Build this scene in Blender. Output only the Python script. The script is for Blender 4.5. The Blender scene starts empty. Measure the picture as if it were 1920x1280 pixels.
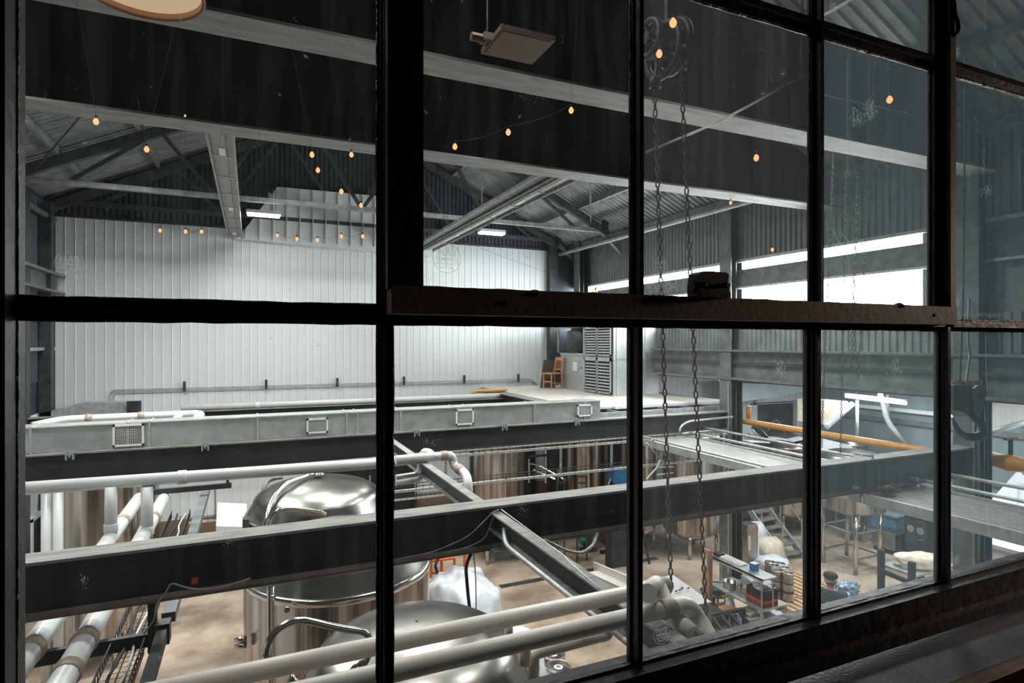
import bpy, bmesh, math, random
from mathutils import Vector, Matrix
random.seed(7)
S = bpy.context.scene
COL = S.collection
# ------------------------------------------------------------------ camera, world, exposure, large lights
YAW = math.radians(23.95); FOC = 1103.0
CS, SN = math.cos(YAW), math.sin(YAW)
cam_d = bpy.data.cameras.new('camera'); cam = bpy.data.objects.new('camera', cam_d); COL.objects.link(cam)
cam_d.sensor_width = 36.0; cam_d.lens = FOC/1920*36; cam_d.clip_start = .02; cam_d.clip_end = 200
cam.location = (0, 0, 0); cam.rotation_euler = (math.radians(90), 0, -YAW)
S.camera = cam
w = bpy.data.worlds.new('world'); S.world = w; w.use_nodes = True
w.node_tree.nodes['Background'].inputs[0].default_value = (.75, .85, 1, 1)
w.node_tree.nodes['Background'].inputs[1].default_value = 1.0
vs = S.view_settings; vs.view_transform = 'Standard'; vs.look = 'None'; vs.gamma = 1; vs.exposure = 0.0
vs.use_curve_mapping = False
S.render.film_transparent = False
try:
    S.cycles.max_bounces = 8; S.cycles.diffuse_bounces = 4; S.cycles.glossy_bounces = 4
    S.cycles.transparent_max_bounces = 24; S.cycles.caustics_reflective = False; S.cycles.caustics_refractive = False
    S.cycles.sample_clamp_indirect = 4; S.cycles.use_denoising = True
except Exception: pass
FL = -5.6                                   # hall floor, metres below the camera
HALL_W, ANNEX_W, FAR_W = 140, 110, 62         # watts of the added hall and annex fill lamps and the end-wall lamps
def area(name, loc, sx, sy, watts, col=(1, .97, .93), rot=(0, 0, 0), parent=None, spread=180):
    l = bpy.data.lights.new(name, 'AREA'); l.shape = 'RECTANGLE'; l.size = sx; l.size_y = sy; l.energy = watts; l.color = col; l.spread = math.radians(spread)
    o = bpy.data.objects.new(name, l); COL.objects.link(o); o.location = loc; o.rotation_euler = rot
    if parent: o.parent = parent
    return o
FILL_LAMPS = [(x, y, z, p) for (x, y, z, p) in [
    (-2.2, 3.55, 3.2, HALL_W*.22), (1.2, 3.55, 3.2, HALL_W*.22), (4.4, 3.55, 3.2, HALL_W*.3),
    (-2.2, 6.3, 3.0, HALL_W*.55), (2.6, 6.3, 3.0, HALL_W*.6), (7.2, 6.3, 3.0, HALL_W*.7),
    (-2.2, 8.9, 3.0, HALL_W), (2.6, 8.9, 3.0, HALL_W), (7.2, 8.9, 3.0, HALL_W),
    (-2.4, 11.3, 3.95, HALL_W*2.3), (1.2, 11.3, 4.2, HALL_W*1.3), (5.0, 11.3, 4.2, HALL_W*1.0)]]
# ------------------------------------------------------------------ helpers
def ray(u, v): return (FOC*SN + (u-960)*CS, FOC*CS - (u-960)*SN, 640-v)
def pY(u, v, Y): d = ray(u, v); k = Y/d[1]; return Vector((d[0]*k, Y, d[2]*k))
def pX(u, v, X): d = ray(u, v); k = X/d[0]; return Vector((X, d[1]*k, d[2]*k))
def pZ(u, v, Z): d = ray(u, v); k = Z/d[2]; return Vector((d[0]*k, d[1]*k, Z))
def V(*a): return Vector(a)
ORG = {}
class MB:
    def __init__(s): s.v = []; s.f = []
    def add(s, vs, fs):
        n = len(s.v); s.v += [Vector(p) for p in vs]; s.f += [tuple(i+n for i in f) for f in fs]; return s
    def box(s, x0, x1, y0, y1, z0, z1):
        return s.add([(x0,y0,z0),(x1,y0,z0),(x1,y1,z0),(x0,y1,z0),(x0,y0,z1),(x1,y0,z1),(x1,y1,z1),(x0,y1,z1)],
                     [(0,3,2,1),(4,5,6,7),(0,1,5,4),(1,2,6,5),(2,3,7,6),(3,0,4,7)])
    def obox(s, a, b, w, h, up=(0,0,1)):
        a, b = Vector(a), Vector(b); d = (b-a).normalized(); up = Vector(up)
        if abs(d.dot(up)) > .98: up = Vector((0,1,0))
        r = d.cross(up).normalized(); u = r.cross(d)
        P = []
        for c in (a, b):
            for (i, j) in ((-1,-1),(1,-1),(1,1),(-1,1)): P.append(c + r*(w/2*i) + u*(h/2*j))
        return s.add(P, [(0,1,2,3),(7,6,5,4),(0,4,5,1),(1,5,6,2),(2,6,7,3),(3,7,4,0)])
    def tube(s, pts, r, n=8, cap=True, bend=0):
        pts = [Vector(p) for p in pts]
        if bend:
            q = [pts[0]]
            for i in range(1, len(pts)-1):
                a, b, c = pts[i-1], pts[i], pts[i+1]
                k = min(bend, (a-b).length*.49, (c-b).length*.49)
                A = b+(a-b).normalized()*k; B = b+(c-b).normalized()*k
                for t in (0,.2,.4,.6,.8,1): q.append(A*(1-t)**2 + b*2*t*(1-t) + B*t*t)
            q.append(pts[-1]); pts = q
        rs = r if isinstance(r, (list, tuple)) else [r]*len(pts)
        d0 = (pts[1]-pts[0]).normalized(); up = Vector((0,0,1)) if abs(d0.z) < .9 else Vector((0,1,0))
        x = d0.cross(up).normalized(); n0 = len(s.v); P = []
        for i, p in enumerate(pts):
            if i == 0: d = d0
            elif i == len(pts)-1: d = (pts[i]-pts[i-1]).normalized()
            else: d = ((pts[i+1]-pts[i]).normalized() + (pts[i]-pts[i-1]).normalized()).normalized()
            x = (x - d*x.dot(d)).normalized(); y = d.cross(x)
            for k in range(n):
                a = 2*math.pi*k/n; P.append(p + (x*math.cos(a) + y*math.sin(a))*rs[i])
        F = [(i*n+k, i*n+(k+1)%n, (i+1)*n+(k+1)%n, (i+1)*n+k) for i in range(len(pts)-1) for k in range(n)]
        if cap: F += [tuple(reversed(range(n))), tuple(range((len(pts)-1)*n, len(pts)*n))]
        return s.add(P, F)
    def lathe(s, prof, c=(0,0,0), n=32, cap=True):
        c = Vector(c); P = [c + Vector((r*math.cos(2*math.pi*k/n), r*math.sin(2*math.pi*k/n), z)) for (r, z) in prof for k in range(n)]
        F = [(i*n+k, i*n+(k+1)%n, (i+1)*n+(k+1)%n, (i+1)*n+k) for i in range(len(prof)-1) for k in range(n)]
        if cap: F += [tuple(reversed(range(n))), tuple(range((len(prof)-1)*n, len(prof)*n))]
        return s.add(P, F)
    def prism(s, poly, d):                  # poly: 3-D ring, d: extrusion vector
        poly = [Vector(p) for p in poly]; n = len(poly); d = Vector(d)
        return s.add(poly+[p+d for p in poly], [tuple(reversed(range(n))), tuple(range(n, 2*n))] + [(i,(i+1)%n,(i+1)%n+n,i+n) for i in range(n)])
    def build(s, name, mat, parent=None, smooth=False, org=None):
        me = bpy.data.meshes.new(name)
        o0 = ORG.get(parent.name, Vector()) if parent else (Vector(org) if org is not None else Vector())
        me.from_pydata([tuple(p-o0) for p in s.v], [], s.f); me.update()
        me.materials.append(mat)
        bm = bmesh.new(); bm.from_mesh(me); bmesh.ops.recalc_face_normals(bm, faces=bm.faces); bm.to_mesh(me); bm.free()
        if smooth:
            for p in me.polygons: p.use_smooth = len(p.vertices) <= 4
        o = bpy.data.objects.new(name, me); COL.objects.link(o)
        if parent: o.parent = parent
        elif org is not None: o.location = org
        ORG[o.name] = Vector(o0)
        return o
def tag(o, label=None, cat=None, group=None, kind=None):
    if label: o['label'] = label
    if cat: o['category'] = cat
    if group: o['group'] = group
    if kind: o['kind'] = kind
    return o
def thing(name, label, cat, loc=(0,0,0), group=None):
    o = bpy.data.objects.new(name, None); COL.objects.link(o); o.location = loc; o.empty_display_size = .1
    ORG[o.name] = Vector(loc); return tag(o, label, cat, group)
def struct(name, loc=(0,0,0)):
    o = bpy.data.objects.new(name, None); COL.objects.link(o); o.location = loc; ORG[o.name] = Vector(loc)
    o['kind'] = 'structure'; return o
def st(o): o['kind'] = 'structure'; return o
def stuff(o): o['kind'] = 'stuff'; return o
def dup(root, loc, label=None, rotz=None, group=None, scale=None):
    def cp(o, par):
        c = o.copy(); COL.objects.link(c); c.parent = par
        for k in list(o.children): cp(k, c)
        return c
    r = cp(root, None); r.location = loc; ORG[r.name] = Vector(loc)
    if rotz is not None: r.rotation_euler = (0, 0, rotz)
    if scale: r.scale = (scale,)*3
    if label: r['label'] = label
    if group: r['group'] = group
    return r
def share(src, parent, loc, rot=None):      # one more piece with the same mesh
    c = src.copy(); COL.objects.link(c); c.parent = parent; c.location = loc
    if rot is not None: c.rotation_euler = rot
    return c
# ------------------------------------------------------------------ materials
def srgb(c): return tuple(((x/255)/12.92 if x/255 <= .04045 else ((x/255+.055)/1.055)**2.4) for x in c) + (1,)
def mat(name, rgb, rough=.6, metal=0, var=.12, scale=6, bump=.0, stretch=(1,1,1), rgb2=None, bscale=None, spec=.5, lo=.35, hi=.65):
    m = bpy.data.materials.new(name); m.use_nodes = True; nt = m.node_tree; b = nt.nodes['Principled BSDF']
    b.inputs['Roughness'].default_value = rough; b.inputs['Metallic'].default_value = metal
    b.inputs['Specular IOR Level'].default_value = spec
    tc = nt.nodes.new('ShaderNodeTexCoord'); mp = nt.nodes.new('ShaderNodeMapping'); mp.inputs['Scale'].default_value = stretch
    nt.links.new(tc.outputs['Object'], mp.inputs[0])
    nz = nt.nodes.new('ShaderNodeTexNoise'); nz.inputs['Scale'].default_value = scale; nz.inputs['Detail'].default_value = 6
    nt.links.new(mp.outputs[0], nz.inputs['Vector'])
    cr = nt.nodes.new('ShaderNodeValToRGB'); c = srgb(rgb); c2 = srgb(rgb2) if rgb2 else tuple(min(1, x*(1+var*2)) for x in c[:3])+(1,)
    cr.color_ramp.elements[0].position = lo; cr.color_ramp.elements[1].position = hi
    cr.color_ramp.elements[0].color = c if rgb2 else tuple(x*(1-var) for x in c[:3])+(1,)
    cr.color_ramp.elements[1].color = c2
    nt.links.new(nz.outputs['Fac'], cr.inputs[0]); nt.links.new(cr.outputs[0], b.inputs['Base Color'])
    if bump:
        n2 = nt.nodes.new('ShaderNodeTexNoise'); n2.inputs['Scale'].default_value = bscale or scale*4; n2.inputs['Detail'].default_value = 4
        nt.links.new(mp.outputs[0], n2.inputs['Vector'])
        bp = nt.nodes.new('ShaderNodeBump'); bp.inputs['Strength'].default_value = bump; bp.inputs['Distance'].default_value = .02
        nt.links.new(n2.outputs['Fac'], bp.inputs['Height']); nt.links.new(bp.outputs[0], b.inputs['Normal'])
    return m
def emis(name, rgb, k):
    m = bpy.data.materials.new(name); m.use_nodes = True; nt = m.node_tree; nt.nodes.clear()
    e = nt.nodes.new('ShaderNodeEmission'); o = nt.nodes.new('ShaderNodeOutputMaterial'); e.inputs[0].default_value = srgb(rgb); e.inputs[1].default_value = k
    nt.links.new(e.outputs[0], o.inputs[0]); return m
def glass(name, haze, hazecol, smear, scale=3.0, stretch=(9,1,1)):
    """clear pane: transparent + weak mirror, with dust (translucent) gathered in streaks and blotches"""
    m = bpy.data.materials.new(name); m.use_nodes = True; nt = m.node_tree; nt.nodes.clear(); N = nt.nodes.new; L = nt.links.new
    out = N('ShaderNodeOutputMaterial'); tr = N('ShaderNodeBsdfTransparent'); tr.inputs[0].default_value = (.93, .95, .945, 1)
    gl = N('ShaderNodeBsdfGlossy'); gl.inputs['Roughness'].default_value = .02
    lw = N('ShaderNodeLayerWeight'); lw.inputs[0].default_value = .5
    pw = N('ShaderNodeMath'); pw.operation = 'POWER'; L(lw.outputs['Facing'], pw.inputs[0]); pw.inputs[1].default_value = 4.5
    fr = N('ShaderNodeMapRange'); L(pw.outputs[0], fr.inputs[0]); fr.inputs[3].default_value = .02; fr.inputs[4].default_value = .55
    mx = N('ShaderNodeMixShader'); L(fr.outputs[0], mx.inputs[0]); L(tr.outputs[0], mx.inputs[1]); L(gl.outputs[0], mx.inputs[2])
    tl = N('ShaderNodeBsdfTranslucent'); tl.inputs[0].default_value = srgb(hazecol)
    tc = N('ShaderNodeTexCoord'); mp = N('ShaderNodeMapping'); mp.inputs['Scale'].default_value = stretch; L(tc.outputs['Object'], mp.inputs[0])
    nz = N('ShaderNodeTexNoise'); nz.inputs['Scale'].default_value = scale; nz.inputs['Detail'].default_value = 8; nz.inputs['Roughness'].default_value = .65; L(mp.outputs[0], nz.inputs['Vector'])
    mr = N('ShaderNodeMapRange'); mr.inputs[1].default_value = .45; mr.inputs[2].default_value = .8; mr.inputs[3].default_value = haze; mr.inputs[4].default_value = haze+smear; L(nz.outputs['Fac'], mr.inputs[0])
    n2 = N('ShaderNodeTexNoise'); n2.inputs['Scale'].default_value = 55; n2.inputs['Detail'].default_value = 3; L(tc.outputs['Object'], n2.inputs['Vector'])
    m2 = N('ShaderNodeMapRange'); m2.inputs[1].default_value = .72; m2.inputs[2].default_value = .8; m2.inputs[3].default_value = 0; m2.inputs[4].default_value = .25; L(n2.outputs['Fac'], m2.inputs[0])
    ad = N('ShaderNodeMath'); ad.operation = 'ADD'; ad.use_clamp = True; L(mr.outputs[0], ad.inputs[0]); L(m2.outputs[0], ad.inputs[1])
    m3 = N('ShaderNodeMixShader'); L(ad.outputs[0], m3.inputs[0]); L(mx.outputs[0], m3.inputs[1]); L(tl.outputs[0], m3.inputs[2]); L(m3.outputs[0], out.inputs[0])
    return m
M = dict(
 concrete = mat('concrete', (148,127,110), .55, 0, rgb2=(198,179,160), scale=1.3, bump=.15, bscale=9, lo=.36, hi=.6, spec=.3),
 white_panel = mat('white_panel', (222,228,230), .45, var=.03, scale=2, stretch=(1,1,.2)),
 brown_panel = mat('brown_panel', (128,108,94), .6, var=.08),
 dark_sheet = mat('dark_sheet', (62,70,76), .55, .2, var=.15, scale=3),
 roof_sheet = mat('roof_sheet', (128,134,134), .5, .3, var=.18, scale=3),
 grey_sheet = mat('grey_sheet', (128,136,136), .5, .1, var=.12, scale=3),
 teal_wall = mat('teal_wall', (120,134,138), .6, var=.1, scale=2),
 black_steel = mat('black_steel', (34,38,41), .55, .0, var=.25, scale=5, bump=.1, stretch=(.3,1,3)),
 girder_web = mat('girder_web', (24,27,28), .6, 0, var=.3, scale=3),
 grey_steel = mat('grey_steel', (96,102,102), .5, .1, var=.2, scale=5),
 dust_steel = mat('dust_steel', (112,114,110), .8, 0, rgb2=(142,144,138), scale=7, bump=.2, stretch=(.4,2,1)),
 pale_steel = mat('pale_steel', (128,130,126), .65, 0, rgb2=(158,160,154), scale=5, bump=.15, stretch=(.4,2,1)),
 dark_mid = mat('dark_mid', (60,64,66), .5, .3, var=.2),
 truss = mat('truss', (66,72,74), .5, .2, var=.2),
 truss_pale = mat('truss_pale', (128,132,130), .5, .3, var=.2),
 frame = mat('frame', (24,21,19), .42, .2, rgb2=(40,35,31), scale=14, bump=.15, bscale=30),
 sash_rail = mat('sash_rail', (128,110,98), .6, 0, rgb2=(146,128,114), scale=10, bump=.05, bscale=60),
 putty = mat('putty', (22,20,18), .35, 0, var=.4, scale=30, bump=.8, bscale=40),
 sill = mat('sill', (92,96,100), .42, .2, var=.15, scale=8, bump=.15, bscale=120),
 wood_dark = mat('wood_dark', (96,62,40), .5, 0, rgb2=(58,36,24), scale=6, stretch=(1,12,12), bump=.3),
 plaster_dark = mat('plaster_dark', (50,50,50), .8, var=.1),
 galv = mat('galv', (168,175,172), .32, .55, rgb2=(190,196,194), scale=5, bump=.4, bscale=1.3),
 galv_flat = mat('galv_flat', (164,170,170), .5, .4, rgb2=(190,196,196), scale=9, bump=.05),
 stainless = mat('stainless', (160,148,139), .22, 1, rgb2=(206,198,192), scale=2.2, stretch=(4,4,.04), bump=.5, bscale=2.5, lo=.4, hi=.6),  # brown and pale vertical bands in the colour imitate reflections
 stainless_dome = mat('stainless_dome', (150,148,144), .3, 1, rgb2=(178,176,172), scale=3, bump=.03, bscale=4),
 stainless_tube = mat('stainless_tube', (206,202,196), .18, 1, var=.03),
 white_pvc = mat('white_pvc', (200,203,203), .35, 0, var=.03, scale=3),
 cream_pvc = mat('cream_pvc', (218,214,206), .4, 0, var=.04, scale=4),
 seal = mat('seal', (150,136,122), .5, 0, var=.2),
 black = mat('black', (16,17,18), .6, var=.2),
 rubber = mat('rubber', (30,31,33), .5, var=.2),
 rust = mat('rust', (128,96,78), .75, .1, rgb2=(84,60,48), scale=40, bump=.4),
 iron = mat('iron', (74,72,70), .6, .5, rgb2=(50,46,44), scale=30, bump=.3),
 yellow = mat('yellow', (206,150,66), .45, var=.08),
 orange = mat('orange', (226,100,36), .45, var=.08),
 white = mat('white', (226,228,230), .5, var=.03),
 white_wire = mat('white_wire', (200,200,196), .4, .3, var=.1),
 bag = mat('bag', (206,210,216), .35, 0, var=.04, scale=6, bump=.5, bscale=9),
 grain_bag = mat('grain_bag', (204,188,160), .6, 0, rgb2=(226,218,204), scale=9, bump=.3),
 wood = mat('wood', (206,152,106), .5, 0, rgb2=(180,128,88), scale=8, stretch=(1,1,6)),
 pallet_wood = mat('pallet_wood', (196,164,128), .7, 0, rgb2=(160,126,96), scale=8, stretch=(1,6,1)),
 board = mat('board', (88,80,74), .6, var=.1),
 card = mat('card', (172,134,104), .7, var=.08),
 blue = mat('blue', (40,112,160), .45, var=.1),
 green = mat('green', (40,110,96), .5, var=.2),
 red = mat('red', (196,66,44), .45, var=.1),
 dark_red = mat('dark_red', (110,56,44), .5, var=.1),
 tan = mat('tan', (150,118,104), .6, var=.05),
 panel_tan = mat('panel_tan', (96,76,66), .7, var=.05),
 tote_blue = mat('tote_blue', (104,142,170), .5, var=.1),
 foil = mat('foil', (70,116,150), .3, .3, rgb2=(160,174,180), scale=8),
 flange_low = mat('flange_low', (92,84,78), .6, 0, var=.15),
 keg = mat('keg', (150,146,140), .36, .85, rgb2=(184,180,174), scale=6),
 iron_dark = mat('iron_dark', (44,40,37), .6, .3, rgb2=(30,28,27), scale=20),
 flange_mid = mat('flange_mid', (140,136,128), .7, 0, var=.12),
 trough_tan = mat('trough_tan', (120,114,106), .4, .5, rgb2=(146,138,130), scale=8),
 silver = mat('silver', (172,178,178), .45, .4, rgb2=(190,195,195), scale=4, bump=.2, bscale=1.5),
 cream_shade = mat('cream_shade', (238,206,170), .5, var=.02),
 platform = mat('platform', (192,186,178), .7, 0, rgb2=(214,210,204), scale=7, bump=.15),
 grating = mat('grating', (150,152,148), .5, .5, var=.1),
 skin = mat('skin', (198,150,128), .5, var=.05),
 shirt = mat('shirt', (62,66,72), .8, var=.1),
 cap = mat('cap', (34,36,40), .8, var=.1),
 hair = mat('hair', (66,46,34), .7, var=.2),
 denim = mat('denim', (52,58,74), .8, var=.15),
 pane_clear = glass('pane_clear', .006, (200,206,206), .02),
 pane_mid = glass('pane_mid', .036, (196,204,204), .04, 2.2, (14,1,.8)),
 pane_hazy = glass('pane_hazy', .09, (180,200,206), .07, 2.6, (22,1,.9)),
 pane_far = glass('pane_far', .07, (165,190,198), .09, 3.0, (26,1,1.0)),
 etch = mat('etch', (236,240,240), .6, var=.01),
 daylight = emis('daylight', (248,250,252), 30),
 led = emis('led', (250,252,255), 14),
 led_soft = emis('led_soft', (246,250,255), 5),
 tube_light = emis('tube_light', (255,246,240), 6),
 reflected_glow = emis('reflected_glow', (255,166,112), 1.9),
)
def et(m, amt=.55):                          # dust-etched mark: translucent white that lets the view through
    nt = m.node_tree; b = nt.nodes['Principled BSDF']; b.inputs['Alpha'].default_value = amt
et(M['etch'])
nt = M['etch'].node_tree; tl = nt.nodes.new('ShaderNodeBsdfTranslucent'); tl.inputs[0].default_value = (.8,.84,.84,1)
trn = nt.nodes.new('ShaderNodeBsdfTransparent'); mx = nt.nodes.new('ShaderNodeMixShader'); mx.inputs[0].default_value = .32
nt.links.new(trn.outputs[0], mx.inputs[1]); nt.links.new(tl.outputs[0], mx.inputs[2]); nt.links.new(mx.outputs[0], nt.nodes['Material Output'].inputs[0])
# amber glow for the mirrored room bulbs: filament
# ================================================================== SETTING
XL, XR, XA, YF = -4.3, 9.9, 17.0, 17.0
RX, RZ, RS = 2.38, 6.56, .48                # roof ridge x, height, slope
def corr(n, pitch, amp, L, along='x'):      # trapezoid sheet profile in (a, depth)
    P = []
    for i in range(n):
        a = i*pitch; P += [(a,0),(a+pitch*.35,0),(a+pitch*.5,amp),(a+pitch*.85,amp)]
    P.append((n*pitch, 0)); return P
def sheet_mesh(P, place, name, m):          # place(a, depth, end) -> world-ish local point
    b = MB(); n = len(P)
    b.add([place(a, d, 0) for a, d in P]+[place(a, d, 1) for a, d in P], [(i, i+1, n+i+1, n+i) for i in range(n-1)])
    return b.build(name, m)
# floor
fl = MB(); fl.box(XL-.3, XA+.5, .9, YF+3.5, FL-.2, FL); st(fl.build('floor', M['concrete']))
# far wall, split into its ribbed panels
wf = struct('wall_far', (0, YF, 0))
b = MB(); b.box(XL-.2, XA+.5, YF+.06, YF+.3, FL, 7.2); b.build('backing', M['dark_sheet'], wf)
prof = [(0,0),(.178,0),(.183,-.012),(.192,-.012),(.2,0)]
p0 = None
n = int((8.9-XL)/.2)
for i in range(n):
    x = XL + .1 + i*.2
    if p0 is None:
        p0 = sheet_mesh(prof, lambda a, d, e: (a, d, [-4.5, 2.96][e]), 'panel', M['white_panel']); p0.parent = wf; p0.location = (x, 0, 0)
    else: share(p0, wf, (x, 0, 0))
b = MB(); b.box(XL, 9.0, YF-.03, YF+.02, FL, -4.5); b.build('wainscot', M['brown_panel'], wf)
b = MB(); b.box(XL, 8.9, YF-.04, YF+.05, 2.94, 3.0); b.build('trim_strip', M['dark_mid'], wf)
b = MB(); b.box(8.78, 9.05, YF-.25, YF+.05, FL, 3.2); b.build('corner_post', M['dark_mid'], wf)
# dark gable sheets above
g0 = None
for i in range(14):
    x = XL + i*1.02
    if g0 is None:
        g0 = sheet_mesh(corr(8, .1275, -.03, 1), lambda a, d, e: (a, d+.03, [2.98, 6.9][e]), 'gable_sheet', M['dark_sheet']); g0.parent = wf; g0.location = (x, 0, 0)
    else: share(g0, wf, (x, 0, 0))
# pale raised bay in the gable
bay = [pY(520,350,16.7), pY(716,368,16.7), pY(806,470,16.7), pY(806,480,16.7), pY(440,446,16.7), pY(456,434,16.7)]
b = MB(); b.prism(bay, (0, .25, 0)); b.build('gable_bay', M['white_panel'], wf)
x = bay[0].x
for i in range(15):
    xx = bay[4].x + .25 + i*.33
    if xx > bay[2].x-.05: break
    if xx < bay[0].x: zt = bay[5].z + (xx-bay[5].x)/(bay[0].x-bay[5].x)*(bay[0].z-bay[5].z)
    elif xx > bay[1].x: zt = bay[1].z + (xx-bay[1].x)/(bay[2].x-bay[1].x)*(bay[2].z-bay[1].z)
    else: zt = bay[0].z
    b = MB(); b.box(xx, xx+.02, 16.66, 16.705, bay[4].z, zt-.02); b.build('rib', M['white_panel'], wf)
# left wall
wl = struct('wall_left', (XL, 0, 0))
b = MB(); b.box(XL-.3, XL-.05, .9, YF, FL, 3.3); b.build('backing', M['dark_sheet'], wl)
l0 = None
for i in range(8):
    if l0 is None:
        l0 = sheet_mesh(corr(14, .1429, .03, 1), lambda a, d, e: (d-.05, a, [-.9, 3.2][e]), 'sheet', M['dark_sheet']); l0.parent = wl; l0.location = (0, 1+2*i, 0)
    else: share(l0, wl, (0, 1+2*i, 0))
l1 = None
for i in range(8):
    if l1 is None:
        l1 = sheet_mesh(corr(10, .2, .03, 1), lambda a, d, e: (d-.045, a, [FL, -1.6][e]), 'panel', M['white_panel']); l1.parent = wl; l1.location = (0, 1+2*i, 0)
    else: share(l1, wl, (0, 1+2*i, 0))
for y in (14.6, 16.2):
    b = MB(); b.box(XL, XL+.22, y, y+.25, FL, 3.1); b.build('column', M['dark_mid'], wl)
b = MB(); b.box(XL, XL+.14, 5, 17, 1.15, 1.5); b.box(XL, XL+.3, 5, 17, 1.5, 1.56); b.box(XL, XL+.3, 5, 17, 1.1, 1.15); b.build('girder', M['grey_steel'], wl)
for z in (-.2, .5): 
    b = MB(); b.box(XL, XL+.1, 12, 17, z, z+.07); b.build('rail', M['galv_flat'], wl)
d = struct('door_1', (XL, 16, FL)); b = MB(); b.box(XL-.04, XL+.03, 15.65, 16.75, FL, -3.85); b.build('opening', M['black'], d)
b = MB(); b.box(XL-.04, XL+.06, 15.55, 15.65, FL, -3.78); b.box(XL-.04, XL+.06, 16.75, 16.85, FL, -3.78); b.box(XL-.04, XL+.06, 15.55, 16.85, -3.85, -3.75); b.build('door_frame', M['white_panel'], d)
d = struct('door_2', (3.2, 16.9, FL)); b = MB(); b.box(1.72, 4.35, 16.86, 16.98, FL, -2.1); b.build('door_leaf', M['black'], d)
for xx in (1.68, 4.35):
    b = MB(); b.box(xx, xx+.08, 16.8, 16.97, FL, -2.05); b.build('door_frame', M['dark_mid'], d)
d = struct('door_3', (7.5, 16.9, FL)); b = MB(); b.box(7.0, 8.3, 16.86, 16.98, FL, -2.4); b.build('door_leaf', M['black'], d)
# roof sheets
rf = struct('ceiling', (0, 0, 0))
LEN = 8.2; s0 = {}
for i in range(17):
    for sg in (-1, 1):
        y = 1 + i
        if sg not in s0:
            o = sheet_mesh(corr(6, 1/6, .045, 1), lambda a, d, e: (sg*e*LEN, a, -e*LEN*RS + d), 'roof_sheet', M['roof_sheet']); o.parent = rf; o.location = (RX, y, RZ); s0[sg] = o
        else: share(s0[sg], rf, (RX, y, RZ))
for sg in (-1, 1):
    for k in range(6):
        dx = .4 + k*1.35
        b = MB(); b.box(RX+sg*dx-.035, RX+sg*dx+.035, 1, 17, RZ-dx*RS-.17, RZ-dx*RS-.02); b.build('purlin', M['truss_pale'], rf)
def truss(Y, z0, name='roof_truss'):
    t = thing(name, 'dark steel roof truss spanning the hall in front of the white end wall' if Y < 16 else 'dark steel roof truss tight against the far gable', 'roof truss', (RX, Y, z0))
    xa, xb = XL+.1, 9.05
    b = MB(); b.obox((xa, Y, z0), (xb, Y, z0), .12, .1); b.build('bottom_chord', M['truss_pale'] if Y < 16 else M['truss'], t)
    for sg, xe in ((-1, xa), (1, xb)):
        b = MB(); b.obox((RX, Y, RZ-.28), (xe, Y, RZ-.28-abs(xe-RX)*RS), .14, .2); b.build('rafter', M['truss'], t)
        for k, (p, q) in enumerate([(.0,.24),(.47,.24),(.47,.62),(.86,.62)]):
            bx = RX+(xe-RX)*p; tx = RX+(xe-RX)*q
            b = MB(); b.obox((bx, Y, z0), (tx, Y, RZ-.28-abs(tx-RX)*RS), .07, .08); b.build('web_member', M['truss'], t)
        gx = RX+(xe-RX)*.47
        b = MB(); b.box(gx-.3, gx+.3, Y-.02, Y+.02, z0-.02, z0+.18); b.build('gusset', M['truss'], t)
        b = MB(); b.box(xe-.05 if sg > 0 else xe-.1, xe+.1 if sg > 0 else xe+.05, Y-.06, Y+.06, z0-.1, z0+.75); b.build('end_plate', M['truss'], t)
    b = MB(); b.obox((xb-.1, Y, z0), (xb+.55, Y, z0-.55), .1, .1); b.build('knee_brace', M['truss_pale'], t)
    return t
truss(14.0, 3.09); truss(16.75, 3.25)
# thin roof bracing rods between the trusses
for k, (xa, xb) in enumerate([(-3.8,-.5),(-.5,-3.8),(5.2,8.6),(8.6,5.2)]):
    b = MB(); b.tube([(xa, 8.5, RZ-.35-abs(xa-RX)*RS), (xb, 14, RZ-.35-abs(xb-RX)*RS)], .018, 6)
    tag(b.build('brace_rod', M['truss'], org=(xa, 8.5, 4)), ['thin roof brace rod rising inward over the left bay', 'thin roof brace rod falling to the left eave', 'thin roof brace rod over the right bay toward the wall', 'thin roof brace rod over the right bay toward the ridge'][k], 'brace rod', 'roof brace rods')
# right wall, upper part, with its daylight strips
wr = struct('wall_right', (XR, 0, 0))
r0 = None
for i in range(16):
    y = 1.2 + i
    for (z0, z1, nm) in ((1.76, 3.4, 'upper_sheet'), (-.2, .42, 'lower_sheet')):
        key = nm
        if i == 0:
            s0[key] = sheet_mesh(corr(8, .125, .03, 1), lambda a, d, e: (-d, a, [z0, z1][e]), nm, M['grey_sheet']); s0[key].parent = wr; s0[key].location = (0, y, 0)
        else: share(s0[key], wr, (0, y, 0))
b = MB(); b.box(XR-.02, XR+.1, 1, 17, 1.19, 1.58); b.build('girt_band', M['grey_steel'], wr)
b = MB(); b.box(XR-.1, XR, 1, 17, 1.74, 1.8); b.build('girt', M['galv_flat'], wr)
b = MB(); b.box(XR-.1, XR, 1, 17, 1.16, 1.2); b.build('girt', M['galv_flat'], wr)
b = MB(); b.box(XR+.03, XR+.2, 1, 6.0, .4, 1.78); b.build('infill_sheet', M['grey_sheet'], wr)
b = MB(); b.box(XR+.12, XR+.25, 1, 17.3, -.9, 6.5); 
for (y0, y1, z0, z1) in ((6.0, 17.3, 1.58, 1.76), (6.0, 17.3, .42, 1.19)): pass
bb = MB()
for (z0, z1) in ((-.9, .42), (1.19, 1.58), (1.76, 5.2)): bb.box(XR+.12, XR+.25, 1, 17.3, z0, z1)
bb.build('backing', M['dark_sheet'], wr)
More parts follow.
